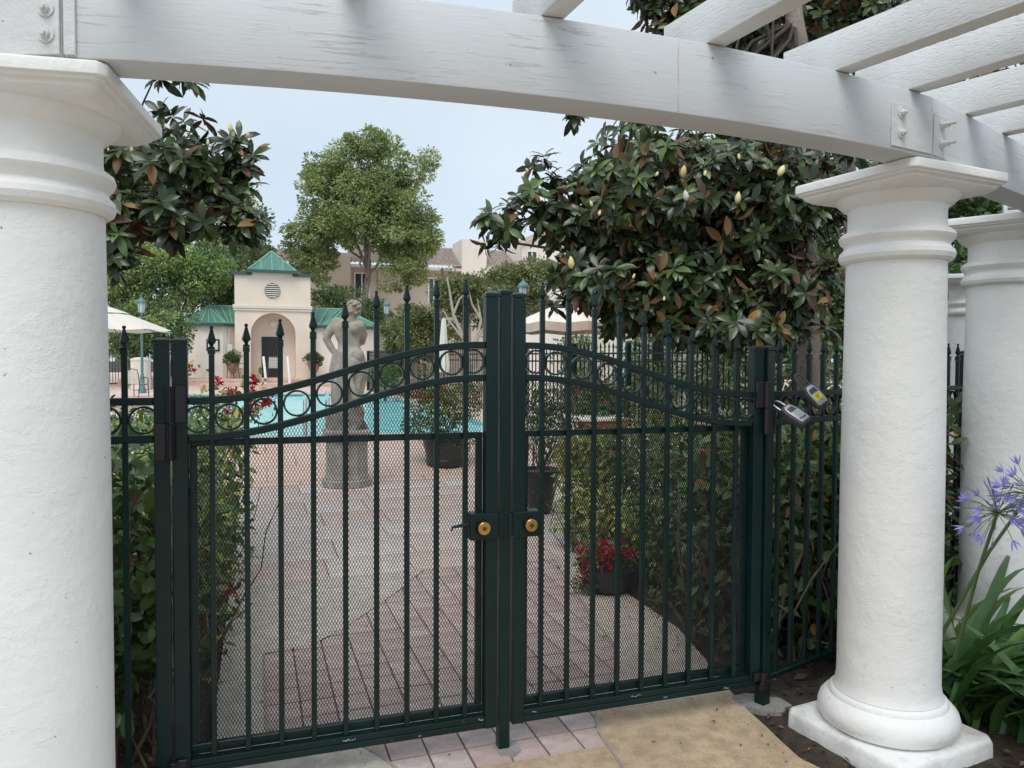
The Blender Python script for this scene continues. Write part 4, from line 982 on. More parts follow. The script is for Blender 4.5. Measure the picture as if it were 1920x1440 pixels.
def droop(f, P, leaf, m=2):
    k = len(P); d = rs.normal(size=(k, 3)) * .5 + np.array([0, 0, -.7]); f.add(P, d, unit(k), leaf * rs.uniform(.6, 1.1, k), m)
def magnolia(label, base, trunk, ells, nros, leaf, parts, limbs, shell=.55, extra=(), nfill=500, group='magnolia trees around the gate', twigs=26):
    r = thing('magnolia_tree', label, 'magnolia tree', base, 0, group); f = Fol()
    P, A = in_ells(ells, nros, shell); rosettes(f, P, A, leaf)
    for e, k in extra:
        P2, A2 = in_ells([e], k, .3); rosettes(f, P2, A2, leaf); P = np.vstack([P, P2])
    Q, _ = in_ells(ells, nfill, .1); droop(f, Q[:nfill // 2], leaf, 2); Q, _ = in_ells(ells, nfill, .2); droop(f, Q, leaf, 0)
    b = MB(); tr = [np.array(t, float) for t in trunk]
    b.tube([t[:3] for t in tr], [t[3] for t in tr], 14); part('trunk', b.mesh('trunk', BARK, True, angle=80), r)
    b = MB()
    for l in limbs: 
        Pl = [dep(*q[:3]) for q in l]; b.tube(Pl, [q[3] for q in l], 8)
    for i in rs.choice(len(P), min(twigs, len(P)), replace=False):
        src = tr[rs.randint(len(tr) // 2, len(tr))][:3]; q = src + (P[i] - src) * .45; branch(b, q, P[i], .012, .005, .05, 5, 5)
        branch(b, src, q, .022, .012, .05, 4, 5)
    part('branches', b.mesh('branches', BARKD, True, angle=80), r)
    foliage(r, f, T_MAG, [L_MAG, L_MAGN, L_MAGB], parts, 'foliage'); return r
def W4(px, py, Z, rr): p = dep(px, py, Z); return (p[0], p[1], p[2], rr)
bR = dep(1520, 690, 6.8)
mR = magnolia('large dark magnolia spreading over the right gate leaf with cream buds', (bR[0], bR[1], 0),
    [(bR[0] + .05, bR[1], -.1, .13), W4(1520, 760, 6.8, .115), W4(1512, 560, 6.8, .1), W4(1510, 420, 6.8, .095), W4(1520, 200, 6.9, .09), W4(1490, 40, 7.0, .08), W4(1470, -160, 7.2, .06)],
    [EL(1290, 390, 6.1, 235, 130), EL(1180, 330, 6.5, 95, 88), EL(1110, 410, 6.2, 110, 85), EL(1090, 500, 6.2, 55, 55), EL(1230, 530, 5.9, 170, 80), EL(1430, 540, 6.0, 150, 80), EL(1420, 360, 6.0, 160, 110)],
    800, .16, 300, [[(1510, 560, 6.8, .05), (1380, 500, 6.5, .035), (1230, 480, 6.3, .025), (1060, 470, 6.1, .014), (960, 455, 6.0, .008)], [(1510, 470, 6.8, .05), (1400, 420, 6.5, .03), (1250, 380, 6.4, .018)], [(1515, 640, 6.8, .04), (1420, 600, 6.3, .022), (1290, 600, 6.1, .012)], [(1510, 420, 6.8, .045), (1560, 350, 6.5, .03), (1600, 330, 6.4, .015)]],
    .5, [(EL(925, 425, 6.0, 58, 42), 12), (EL(990, 395, 6.1, 60, 55), 16), (EL(1025, 320, 6.2, 30, 45), 6), (EL(1080, 215, 6.0, 25, 12), 2), (EL(1060, 560, 6.3, 30, 25), 6), (EL(1180, 595, 6.0, 60, 25), 12), (EL(1380, 618, 5.9, 160, 32), 50), (EL(1330, 250, 6.6, 220, 40), 50), (EL(1560, 330, 6.2, 60, 50), 14)], 1300)
BUDS = [(1288, 365, .085, 0), (1460, 318, .10, 1), (1382, 370, .09, 1), (1280, 320, .085, 1), (1072, 492, .095, 1), (1123, 392, .06, 1), (1321, 318, .06, 1), (1110, 375, .06, 1), (990, 310, .05, 1), (1026, 275, .05, 1), (903, 388, .045, 1), (1245, 552, .05, 1), (1230, 318, .06, 1), (1187, 510, .05, 1), (1386, 287, .06, 1)]
for px, py, ln, k in BUDS:
    p = dep(px, py + 12, 5.25 if px > 1050 else 5.7); b = MB(); ln *= (.9 if ln > .075 else .7)
    b.lathe([(.004, 0), (ln * .2, ln * .15), (ln * .27, ln * .4), (ln * .21, ln * .72), (ln * .09, ln * .95), (.001, ln * 1.05)], 9)
    Mt = np.array((Matrix.Rotation(rs.normal() * .3, 3, 'X') @ Matrix.Rotation(rs.normal() * .3, 3, 'Y'))); b.v = [tuple(Mt @ np.array(v) * np.array([1, 1, 1]) + p) for v in b.v]
    part('flower_bud', b.mesh('flower_bud', CREAMP if k else WHITEP, True, angle=80), mR)
bU = dep(1480, 100, 7.6)
mU = magnolia('magnolia crown seen through the rafters with sky gaps between leaves', (dep(1620, 690, 8.2)[0], dep(1620, 690, 8.2)[1], 0),
    [tuple(dep(1620, 690, 8.2)[:2]) + (0, .12), W4(1600, 400, 8.2, .1), W4(1560, 150, 8.0, .09), W4(1500, 10, 7.8, .07), W4(1430, -80, 7.8, .05)],
    [EL(1330, 30, 7.6, 150, 95, .6), EL(1480, 40, 7.8, 200, 110, .6), EL(1640, 10, 7.8, 160, 80, .6), EL(1260, -60, 7.6, 110, 90, .6)],
    420, .18, 120, [[(1560, 150, 8.0, .05), (1450, 90, 7.8, .03), (1330, 60, 7.6, .015)]], .2, [(EL(1700, 120, 6.4, 90, 45), 12), (EL(1830, 80, 6.4, 80, 40), 6), (EL(1880, 150, 5.2, 60, 40), 8), (EL(1760, 210, 6.0, 90, 40), 14), (EL(1850, 258, 3.9, 14, 10), 1), (EL(1640, 260, 6.6, 110, 40), 12), (EL(1820, 160, 7.0, 110, 70), 40), (EL(1260, 30, 7.6, 70, 60), 16)], 400, twigs=10)
bL = dep(60, 690, 6.4)
mL = magnolia('glossy magnolia branch hanging out from behind the near left column', (bL[0], bL[1], 0),
    [(bL[0], bL[1], -.1, .12), W4(60, 690, 6.4, .11), W4(70, 520, 6.4, .09), W4(90, 400, 6.3, .07), W4(120, 200, 6.2, .05)],
    [EL(290, 320, 5.6, 105, 75), EL(370, 290, 5.8, 75, 60), EL(270, 410, 5.5, 90, 55), EL(350, 400, 5.6, 70, 45), EL(180, 350, 5.8, 110, 150), EL(60, 300, 6.2, 150, 180)],
    200, .17, 220, [[(80, 500, 6.3, .05), (230, 440, 5.8, .03), (330, 455, 5.6, .018), (435, 420, 5.6, .008)], [(70, 450, 6.3, .045), (200, 330, 5.9, .03), (330, 240, 5.8, .012)]],
    .4, [(EL(450, 415, 5.6, 42, 34), 12), (EL(440, 285, 5.8, 42, 40), 12), (EL(345, 215, 5.9, 40, 25), 4), (EL(310, 140, 5.4, 70, 14), 6), (EL(415, 340, 5.8, 50, 60), 16), (EL(215, 480, 5.4, 30, 60), 6)], 160, twigs=40)
for px, py, ln in ((432, 240, .07), (465, 250, .05), (390, 265, .05), (302, 330, .06), (247, 285, .07), (480, 385, .05)):
    p = dep(px, py + 8, 5.5); b = MB(); b.lathe([(.004, 0), (ln * .18, ln * .15), (ln * .24, ln * .4), (ln * .18, ln * .7), (.001, ln * 1.05)], 8, tuple(p)); part('flower_bud', b.mesh('flower_bud', CREAMP, True, angle=80), mL)

# ================================================================== HEDGES BY THE GATE
def hedge(name, label, cat, base, boxes, n, leaf, mats, mats_p, parts, nstem, tpl=T_OVA, down=.15, stemr=.006, face=None):
    r = thing(name, label, cat, base); f = Fol()
    vol = np.array([np.prod([bx[1][i] - bx[0][i] for i in range(3)]) for bx in boxes]); vol = vol / vol.sum()
    C_ = []
    for i in rs.choice(len(boxes), n // 9, p=vol):
        a, c = np.array(boxes[i][0]), np.array(boxes[i][1]); u_ = rs.uniform(size=3); q = a + (c - a) * u_
        q[2] = a[2] + (c[2] * (1 + .10 * math.sin(3 * q[0] + 2 * q[1])) - a[2]) * u_[2] ** .8
        C_.append(q); k = rs.randint(6, 12); u = unit(k)
        f.add(q + u * rs.uniform(.2, 1, (k, 1)) * leaf * 1.7, u + rs.normal(size=(k, 3)) * .4 - np.array([0, 0, down]), u * .5 + np.array([-.1, -.25, .8]) + rs.normal(size=(k, 3)) * .4, leaf * rs.uniform(.6, 1.3, k), rs.choice(len(mats), k, p=mats_p))
    b = MB()
    for i in range(nstem):
        bx = boxes[rs.randint(len(boxes))]; a, c = np.array(bx[0]), np.array(bx[1]); p0 = np.array([rs.uniform(a[0], c[0]), rs.uniform(a[1], c[1]), -.03])
        branch(b, p0, p0 + np.array([rs.normal() * .2, rs.normal() * .2, rs.uniform(.4, 1) * c[2]]), stemr * rs.uniform(.7, 1.8), stemr * .4, .07, 6, 5)
    part('stems', b.mesh('stems', TWIG, True, angle=80), r)
    foliage(r, f, tpl, mats, parts, 'foliage'); return r
hedge('leafy_shrub', 'leggy broad leaved shrub behind the left fence beside the hinge post', 'shrub', (-1.7, .5, 0), [((-2.4, .2, .25), (-1.22, .8, 1.15)), ((-2.1, .2, .1), (-1.3, .6, .6))], 3000, .085, [L_HEDGEB, L_HEDGE, L_MAGB], [.55, .38, .07], 200, 70)
hedge('flowering_hedge', 'yellow green climbing hedge just inside the left gate leaf', 'hedge', (-1.5, 1.8, 0), [((-2.3, .6, .05), (-1.13, 1.6, 1.05)), ((-2.3, 1.5, .05), (-1.03, 3.2, 1.12)), ((-2.8, 3, .05), (-1.3, 4.2, 1.1))], 15000, .058, [L_HEDGEB, L_YEL, L_HEDGE], [.5, .25, .25], 150, 60)
hedge('dark_hedge', 'dense dark hedge with yellow edge just inside the right gate leaf', 'hedge', (2.2, 1.6, 0), [((1.44, .36, .03), (2.7, 1.4, 1.02)), ((1.48, 1.2, .03), (3.2, 2.9, 1.02))], 21000, .052, [L_HEDGE, L_HEDGEB, L_MAGB], [.75, .21, .04], 150, 90)
hedge('variegated_shrub', 'yellow variegated shrub along the far edge of the dark hedge', 'shrub', (1.65, 2.8, 0), [((1.50, 2.3, .06), (1.72, 3.1, 1.0)), ((1.5, 2.95, .5), (2.6, 3.15, 1.04)), ((1.46, 1.8, .05), (1.6, 2.4, .55))], 5200, .05, [L_YEL, L_HEDGEB], [.72, .28], 80, 14)
hedge('leafy_shrub', 'dark leggy shrub behind the right fence between hinge post and column', 'shrub', (1.9, .7, 0), [((1.40, .30, .04), (2.9, .95, 1.2)), ((1.7, .5, .1), (3.4, 1.2, 1.0))], 6800, .09, [L_HEDGE, L_HEDGEB, L_MAGB, L_YEL], [.62, .22, .12, .04], 180, 110, stemr=.008)
# leaf litter and bark chips on the soil
f = Fol(); k = 1400; q = np.stack([rs.uniform(1.0, 3.6, k), rs.uniform(-.9, 1.4, k)], 1); z = np.array([max(zr(x, y), -.06) for x, y in q]) + rs.uniform(.004, .02, k)
ok = np.array([zr(x, y) > -.05 for x, y in q]); q, z = q[ok], z[ok]; k = len(q)
f.add(np.c_[q, z], np.c_[rs.normal(size=(k, 2)), rs.normal(size=k) * .25], np.c_[rs.normal(size=(k, 2)) * .3, np.ones(k)], rs.uniform(.015, .05, k) * np.where(rs.uniform(size=k) < .06, 2, 1))
k = 500; q = np.stack([rs.uniform(-2.2, -1.16, k), rs.uniform(-.3, .9, k)], 1); z = np.array([zl(x, y) for x, y in q]) + .012; ok = z > -.03
f.add(np.c_[q, z][ok], np.c_[rs.normal(size=(k, 2)), rs.normal(size=k) * .25][ok], (np.c_[rs.normal(size=(k, 2)) * .3, np.ones(k)])[ok], rs.uniform(.015, .05, k)[ok])
LIT = leafmat('litter', [(.10, .05, .03), (.06, .035, .022), (.20, .12, .07), (.045, .03, .02)], .85, None, 0)
p_, x_, n_, s_, m_ = f.cat(); solo('leaf_litter', leaf_soup('leaf_litter', T_DIA, p_, x_, n_, s_, m_, [LIT]), 'brown leaf litter and bark chips scattered on the soil', 'litter', None, 'stuff')

# red rose sprays over the left hedge
r = thing('rose_bush', 'red roses on arching yellow green sprays in front of the pool', 'rose bush', (-1.4, 2.4, 0)); f = Fol(); b = MB(); Zr = 5.6
RED = [(357, 690), (408, 716), (480, 711), (474, 722), (437, 738), (477, 737), (431, 735), (500, 757), (505, 750), (496, 752), (430, 770), (436, 795), (472, 770), (444, 845), (472, 760), (430, 1105), (420, 1112), (452, 778)]
for px, py in ((480, 712), (408, 716), (500, 755), (437, 738), (357, 690), (440, 795), (475, 765), (392, 760), (262, 790)):
    e = dep(px, py, Zr); p0 = np.array([min(-1.3, e[0] - .2), e[1] + rs.normal() * .2, .95]); Pq = branch(b, p0, e, .006, .003, .08, 7, 5)
    for q in Pq[1:]:
        k = 12; f.add(q + rs.normal(size=(k, 3)) * .05, unit(k), unit(k) + np.array([0, -.3, .8]), .05 * rs.uniform(.6, 1.3, k), rs.choice(2, k, p=[.45, .55]))
k = 240; u = rs.uniform(size=(k, 2)); q = np.array([dep(225 + 250 * a, 765 + 75 * c + 10 * math.sin(9 * a), Zr + rs.normal() * .15) for a, c in u]); f.add(q, unit(k), unit(k) + np.array([0, -.3, .8]), .05 * rs.uniform(.6, 1.3, k), rs.choice(2, k, p=[.6, .4]))
foliage(r, f, T_OVA, [L_HEDGEB, L_YEL], 120, 'foliage'); part('stems', b.mesh('stems', TWIG, True), r)
for px, py in RED:
    f = Fol(); c = dep(px, py, Zr - .1 if py < 900 else 4.2); k = 26; u = unit(k); f.add(c + u * .018 * rs.uniform(.3, 1.3, (k, 1)), u + rs.normal(size=(k, 3)) * .5, u + rs.normal(size=(k, 3)) * .4, .036 * rs.uniform(.6, 1.2, k))
    p_, x_, n_, s_, m_ = f.cat(); part('flower', leaf_soup('flower', T_OVA, p_, x_, n_, s_, m_, [L_RED]), r)

# ================================================================== STATUE
STONE = M_('weathered_stone', (.33, .30, .255), .9, .25, 5, .5, 40, .01, col2=(.48, .445, .385))
STONED = M_('dark_stone', (.20, .185, .16), .92, .3, 7, .7, 30, .015, col2=(.33, .305, .265))
def stone_moss():
    m, t, b = newmat('mossy_stone')
    c = ramp(t, noise(t, 9, 6, .65).outputs[0], [(.3, (.28, .26, .225)), (.7, (.46, .43, .37))]).outputs[0]
    tcx = N(t, 'ShaderNodeTexCoord'); sx = N(t, 'ShaderNodeSeparateXYZ'); t.links.new(tcx.outputs['Object'], sx.inputs[0])
    a = N(t, 'ShaderNodeMapRange'); a.inputs[1].default_value = 1.75; a.inputs[2].default_value = 2.3; t.links.new(sx.outputs[2], a.inputs[0])
    mu = N(t, 'ShaderNodeMath', operation='MULTIPLY'); t.links.new(a.outputs[0], mu.inputs[0]); t.links.new(ramp(t, noise(t, 7, 4).outputs[0], [(.4, (.1, .1, .1)), (.6, (.6, .6, .6))]).outputs[0], mu.inputs[1])
    c = mixc(t, mu.outputs[0], c, (.34, .27, .10)); t.links.new(c, b.inputs['Base Color']); b.inputs['Roughness'].default_value = .9
    bumpn(t, b, noise(t, 60, 5).outputs[0], .4, .006); return m
MOSS = stone_moss()
ZS = 9.6
def J(px, py, dz=0): return dep(px, py, ZS + dz)
def skin(name, verts, edges, root=0, mat=None, sub=2):
    me = bpy.data.meshes.new('sk'); me.from_pydata([tuple(v[0]) for v in verts], edges, [])
    o = bpy.data.objects.new('sk', me); COL.objects.link(o)
    o.modifiers.new('skin', 'SKIN'); 
    if not me.skin_vertices: me.attributes
    lay = me.skin_vertices[0].data if me.skin_vertices else None
    if lay is None:
        bm = bmesh.new(); bm.from_mesh(me); bm.verts.layers.skin.verify(); bm.to_mesh(me); bm.free(); lay = me.skin_vertices[0].data
    for i, v in enumerate(verts): lay[i].radius = v[1] if hasattr(v[1], '__len__') else (v[1], v[1]); lay[i].use_root = (i == root)
    s_ = o.modifiers.new('sub', 'SUBSURF'); s_.levels = sub; s_.render_levels = sub
    sm_ = o.modifiers.new('smooth', 'SMOOTH'); sm_.factor = .5; sm_.iterations = 5
    dg = bpy.context.evaluated_depsgraph_get(); dg.update()
    m2 = bpy.data.meshes.new_from_object(o.evaluated_get(dg)); bpy.data.objects.remove(o)
    m2.name = name; m2.materials.clear(); m2.materials.append(mat); m2.polygons.foreach_set('use_smooth', [True] * len(m2.polygons)); return m2
bS = J(650, 812); st = thing('statue', 'weathered stone statue of a draped nude man seen from behind', 'statue', (bS[0], bS[1], .66))
def fused(name, b, mat, vox=.013, it=6):
    me = b.mesh('f', mat); o = bpy.data.objects.new('f', me); COL.objects.link(o)
    rm_ = o.modifiers.new('remesh', 'REMESH'); rm_.mode = 'VOXEL'; rm_.voxel_size = vox
    sm_ = o.modifiers.new('smooth', 'SMOOTH'); sm_.factor = .5; sm_.iterations = it
    dg = bpy.context.evaluated_depsgraph_get(); dg.update()
    m2 = bpy.data.meshes.new_from_object(o.evaluated_get(dg)); bpy.data.objects.remove(o)
    m2.name = name; m2.materials.clear(); m2.materials.append(mat); m2.polygons.foreach_set('use_smooth', [True] * len(m2.polygons)); return m2
def ball(b, c, r): b.lathe([(max(.001, r[0] * math.cos(a)), r[1] * math.sin(a)) for a in np.linspace(-PI / 2, PI / 2, 11)], 16, tuple(c))
b = MB(); Vt = []; Ft = []
TOR = [(597, 657, 9), (601, 656, 15), (605, 655, 22), (611, 653, 27.5), (620, 652, 26.5), (632, 652, 23), (643, 654, 20), (652, 655, 21), (662, 656, 25.5), (672, 657, 29), (684, 657, 29), (700, 656, 26)]
for py, cx_, hw in TOR:
    c = J(cx_, py); r0 = hw * ZS / FPX
    for k in range(28):
        th = 2 * PI * k / 28; sp = .012 * math.exp(-((math.sin(th) + 1) ** 2 * 30)) if math.sin(th) < 0 else 0
        Vt.append((c[0] + r0 * math.cos(th), c[1] + (.62 * r0 - sp * 2) * math.sin(th), c[2]))
n_ = len(TOR)
for i in range(n_ - 1):
    for k in range(28): Ft.append((i * 28 + k, i * 28 + (k + 1) % 28, (i + 1) * 28 + (k + 1) % 28, (i + 1) * 28 + k))
Ft += [tuple(range(28)), tuple(range((n_ - 1) * 28, n_ * 28))[::-1]]; b.add(Vt, Ft)
def limb(pts):
    b.tube([J(*p[:3]) for p in pts], [p[3] for p in pts], 14)
    for p in pts: ball(b, J(*p[:3]), (p[3], p[3]))
limb([(633, 606, 0, .076), (620, 619, 0, .062), (612, 635, 0, .052), (620, 651, 0, .046), (631, 667, 0, .035)])
limb([(674, 611, 0, .074), (681, 628, .1, .056), (679, 641, .2, .045), (667, 648, .3, .035)])
limb([(657, 600, 0, .07), (660, 590, 0, .062), (662, 582, .01, .066)])
limb([(645, 690, 0, .11), (648, 722, 0, .075), (646, 772, 0, .05)]); limb([(670, 690, 0, .11), (666, 722, .05, .072), (663, 772, .08, .05)])
for q in ((646, 669), (670, 667)): ball(b, J(q[0], q[1], -.055), (.088, .095))
for q in ((641, 613), (665, 615)): ball(b, J(q[0], q[1], -.075), (.05, .075))
ball(b, J(663, 579), (.083, .115)); ball(b, J(669, 583, .03), (.03, .035))
part('body', fused('body', b, MOSS), st)
b = MB(); hc = J(663, 579)
for i in range(70):
    u = norm(rs.normal(size=3)); 
    if u[2] < -.75: continue
    c = hc + u * np.array([.082, .092, .10]); b.lathe([(.006, -.02), (.022, -.01), (.026, .0), (.02, .014), (.004, .022)], 6, tuple(c))
part('hair', b.mesh('hair', MOSS, True, angle=80), st)
rows = [(666, 656, 30.5), (676, 656, 32), (690, 656, 33.5), (705, 654, 31), (720, 652, 28), (735, 651, 26), (750, 651, 24.5), (766, 651, 24), (780, 651, 22)]
nseg = 72; Vv = []; Ff = []
for i, (py, cx_, hw) in enumerate(rows):
    c = J(cx_, py, .0); r0 = hw * ZS / FPX
    for k in range(nseg):
        th = 2 * PI * k / nseg; fold = .028 * math.sin(8 * th + i * .6) + .012 * math.sin(15 * th - i * .7); sl_ = .085 * math.cos(th - 2.9) if i == 0 else (.03 * math.cos(th - 2.9) if i == 1 else 0)
        r_ = r0 + fold * (.35 + .65 * min(1, i / 3)); Vv.append((c[0] + r_ * math.cos(th), c[1] + .78 * r_ * math.sin(th), c[2] + sl_))
for i in range(len(rows) - 1):
    for k in range(nseg): Ff.append((i * nseg + k, i * nseg + (k + 1) % nseg, (i + 1) * nseg + (k + 1) % nseg, (i + 1) * nseg + k))
Ff.append(tuple(range(nseg)))
part('drapery', MB().add(Vv, Ff).mesh('drapery', STONE, True, angle=80), st)
b = MB(); Vr = []; Fr = []
for i, (py, hw) in enumerate(((758, 24), (764, 29), (774, 31), (786, 33.5), (798, 36), (807, 37.5))):
    c = J(649, py); r0 = hw * ZS / FPX
    for k in range(26):
        th = 2 * PI * k / 26; r_ = r0 * (1 + .09 * math.sin(5 * th + i * 1.7) + .05 * math.sin(11 * th - i)); Vr.append((c[0] + r_ * math.cos(th), c[1] + .8 * r_ * math.sin(th), c[2] + rs.normal() * .006))
for i in range(5):
    for k in range(26): Fr.append((i * 26 + k, i * 26 + (k + 1) % 26, (i + 1) * 26 + (k + 1) % 26, (i + 1) * 26 + k))
Fr.append(tuple(range(26)))
part('rock_stump', b.add(Vr, Fr).mesh('rock_stump', STONED, True, angle=50), st)
V = [(J(636, 668, -.06), .05), (J(645, 690, -.14), .055), (J(655, 712, -.16), .05), (J(663, 735, -.14), .045), (J(668, 760, -.12), .04)]
part('sash', skin('sash', V, [(0, 1), (1, 2), (2, 3), (3, 4)], 0, STONE), st)
part('statue_base', MB().box((bS[0], bS[1], .682), (.56, .46, .05)).mesh('statue_base', STONE, bevel=.012, seg=2), st)
pd = thing('pedestal', 'low octagonal stone pedestal under the draped statue', 'pedestal', (bS[0], bS[1], 0))
part('shaft', MB().lathe([(.29, .10), (.27, .16), (.268, .53), (.28, .56)], 8, (bS[0], bS[1], 0), .5).mesh('shaft', STONE, bevel=.006), pd)
part('foot', MB().lathe([(.32, .002), (.32, .085), (.29, .099)], 8, (bS[0], bS[1], 0), .5).mesh('foot', STONE, bevel=.006), pd)
part('top', MB().lathe([(.28, .5605), (.315, .59), (.315, .655)], 8, (bS[0], bS[1], 0), .5).mesh('top', STONE, bevel=.006), pd)

# ================================================================== POOLSIDE FURNITURE
CHF = M_('chair_bronze', (.07, .055, .045), .45, .2); STRAP = M_('chair_strap', (.62, .58, .52), .6, .08); CANW = M_('canvas_cream', (.72, .66, .58), .85, .06, 3); CANB = M_('canvas_beige', (.76, .69, .62), .85, .08, 3); VAL = M_('valance_tan', (.54, .41, .33), .85, .1, 3)
TEAL = M_('lamp_verdigris', (.10, .20, .20), .5, .3, 12); LGLASS = M_('lamp_glass', (.50, .58, .58), .2, .08); CHROME = M_('chrome', (.7, .7, .7), .2, .05, metal=1); TERRA = M_('terracotta', (.36, .20, .13), .8, .2, 7, .3, 40, .005); BLACKP = M_('black_pot', (.018, .022, .022), .35, .25)
def chair(label, loc, rz, proto=None):
    if proto:
        r = copy_tree(proto); r.location = loc; r.rotation_euler = (0, 0, rz); r['label'] = label; return r
    r = thing('patio_chair', label, 'chair', loc, rz, 'woven patio chairs by the pool')
    b = MB()
    for sx_ in (-1, 1):
        b.tube([(sx_ * .27, -.25, 0), (sx_ * .26, -.23, .42), (sx_ * .27, -.22, .62), (sx_ * .28, -.1, .66), (sx_ * .27, .2, .64)], .016, 7)
        b.tube([(sx_ * .26, .32, 0), (sx_ * .25, .24, .42), (sx_ * .245, .30, .75), (sx_ * .22, .34, .92)], .016, 7)
        b.tube([(sx_ * .25, -.23, .42), (sx_ * .25, .24, .41)], .015, 7)
    b.tube([(-.25, -.23, .42), (.25, -.23, .42)], .015, 7); b.tube([(-.22, .34, .92), (-.1, .35, .95), (.1, .35, .95), (.22, .34, .92)], .016, 7)
    part('frame', b.mesh('frame', CHF, True), r, local=True)
    b = MB()
    for i in range(7): b.span((-.245, -.22 + i * .066, .424), (.245, -.22 + i * .066 + .042, .428))
    for i in range(7): b.span((-.235 + i * .068, -.23, .4285), (-.235 + i * .068 + .042, .24, .4315))
    part('seat_straps', b.mesh('seat_straps', STRAP), r, local=True)
    b = MB(); M = Matrix.Rotation(-.2, 3, 'X')
    for i in range(7): b.box((0, .272 + i * .012, .48 + i * .064), (.47, .004, .042))
    for i in range(6): b.box((-.19 + i * .076, .305, .68), (.042, .004, .47), M=np.array(M))
    part('back_straps', b.mesh('back_straps', STRAP), r, local=True); return r
def ground_at(px, py):
    z = 0.0
    for _ in range(12): p = onz(px, py, z); z = GZ(p[1])
    return p
p = onz(257, 741, .35); c0 = chair('woven patio chair at left in front of the beige cabinet', (p[0], p[1], GZ(p[1])), math.radians(155))
chair('woven patio chair beside the left urn at the pool house', (hx_(443), 30.9, .787), math.radians(-60), c0)
chair('woven patio chair in front of the dark pool house door', (hx_(512), 31.6, .787), math.radians(185), c0)
def chair_at(px, py, Zz, rz, lab): p = dep(px, py, Zz); return chair(lab, (p[0], p[1], GZ(p[1])), rz, c0)
chair_at(1030, 790, 10.5, 2.6, 'patio chair behind mesh, left of the patio table'); chair_at(1120, 780, 12.0, .4, 'patio chair behind mesh, on the far side of the patio table')
p = dep(1090, 790, 11.2); tb = thing('patio_table', 'round pale patio table behind the right gate leaf mesh', 'table', (p[0], p[1], GZ(p[1])))
g0 = GZ(p[1]); part('table_top', MB().lathe([(.6, .7), (.62, .71), (.62, .725), (.6, .73)], 28, (p[0], p[1], g0)).mesh('table_top', CANW, True), tb); part('table_leg', MB().lathe([(.25, 0), (.24, .03), (.04, .05), (.04, .698)], 16, (p[0], p[1], g0)).mesh('table_leg', CHF, True), tb)
p = dep(264, 715, 29); cb = thing('storage_cabinet', 'beige rounded poolside cabinet behind the left chair', 'cabinet', (p[0], p[1], GZ(p[1])))
part('cabinet_body', MB().lathe([(.34, 0), (.35, .05), (.35, 1.1)], 20, (p[0], p[1], GZ(p[1]))).mesh('cabinet_body', CANB, True), cb); part('cabinet_lid', MB().lathe([(.37, 1.101), (.37, 1.16), (.2, 1.22), (.01, 1.23)], 20, (p[0], p[1], GZ(p[1]))).mesh('cabinet_lid', CANW, True), cb)
def parasol(label, px, ytop, yrim, Z, hw, mat, val=None, vent=True, n=8):
    c = dep(px, ytop, Z); zr_ = dep(px, yrim, Z)[2]; R_ = hw * Z / FPX; g = GZ(c[1]); r = thing('parasol', label, 'parasol', (c[0], c[1], g), 0, 'patio parasols around the pool')
    part('pole', MB().tube([(c[0], c[1], g), (c[0], c[1], c[2] - .02)], .03, 10).mesh('pole', CHF, True), r)
    V = []; F = []; K = 6; nn_ = n * 4
    for i in range(K + 1):
        t_ = i / K
        for k in range(nn_):
            th = 2 * PI * k / nn_; seg = abs((k % 4) - 2) / 2.; rr = R_ * t_ * (1 - .045 * (1 - seg)); V.append((c[0] + rr * math.cos(th), c[1] + rr * math.sin(th), c[2] + (zr_ - c[2]) * t_ ** 1.12 - .05 * t_ * (1 - seg) * 1))
    for i in range(K):
        for k in range(nn_): F.append((i * nn_ + k, i * nn_ + (k + 1) % nn_, (i + 1) * nn_ + (k + 1) % nn_, (i + 1) * nn_ + k))
    cn = part('canopy', MB().add(V, F).mesh('canopy', mat, True, angle=20), r)
    if vent: part('vent_cap', MB().lathe([(R_ * .36, -.04), (R_ * .2, .06), (.01, .16)], n, (c[0], c[1], c[2] - .05 + (zr_ - c[2]) * .12)).mesh('vent_cap', mat), cn)
    if val:
        b = MB(); o = K * nn_
        for k in range(nn_):
            a, q = V[o + k], V[o + (k + 1) % nn_]; b.add([a, q, (q[0], q[1], q[2] - .2), (a[0], a[1], a[2] - .2)], [(0, 1, 2, 3)])
        part('valance', b.mesh('valance', val), cn)
    b = MB()
    for k in range(n):
        th = 2 * PI * k / n; b.tube([(c[0], c[1], c[2] - .06), (c[0] + R_ * .98 * math.cos(th), c[1] + R_ * .98 * math.sin(th), zr_ - .03)], .012, 5)
    part('ribs', b.mesh('ribs', CHF), r)
parasol('open cream parasol at far left beside the white column', 198, 576, 618, 20, 112, CANW)
parasol('open beige parasol with tan valance right of the gate posts', 1062, 566, 606, 18, 100, CANB, VAL, False)
c = dep(832, 594, 22); g = GZ(c[1]); r = thing('closed_parasol', 'closed white parasol standing furled in front of the olive tree', 'parasol', (c[0], c[1], g))
V = []; F = []; zz = [(c[2], .02), (c[2] - .15, .06), (c[2] - .8, .10), (c[2] - 1.4, .15), (c[2] - 1.6, .13)]
for z, q in zz:
    for k in range(24): th = 2 * PI * k / 24; rr = q * (1 + .22 * math.cos(8 * th)); V.append((c[0] + rr * math.cos(th), c[1] + rr * math.sin(th), z))
for i in range(4):
    for k in range(24): F.append((i * 24 + k, i * 24 + (k + 1) % 24, (i + 1) * 24 + (k + 1) % 24, (i + 1) * 24 + k))
part('canopy', MB().add(V, F).mesh('canopy', CANW, True, angle=50), r); part('pole', MB().tube([(c[0], c[1], g), (c[0], c[1], c[2] + .08)], .03, 8).mesh('pole', CHF, True), r)
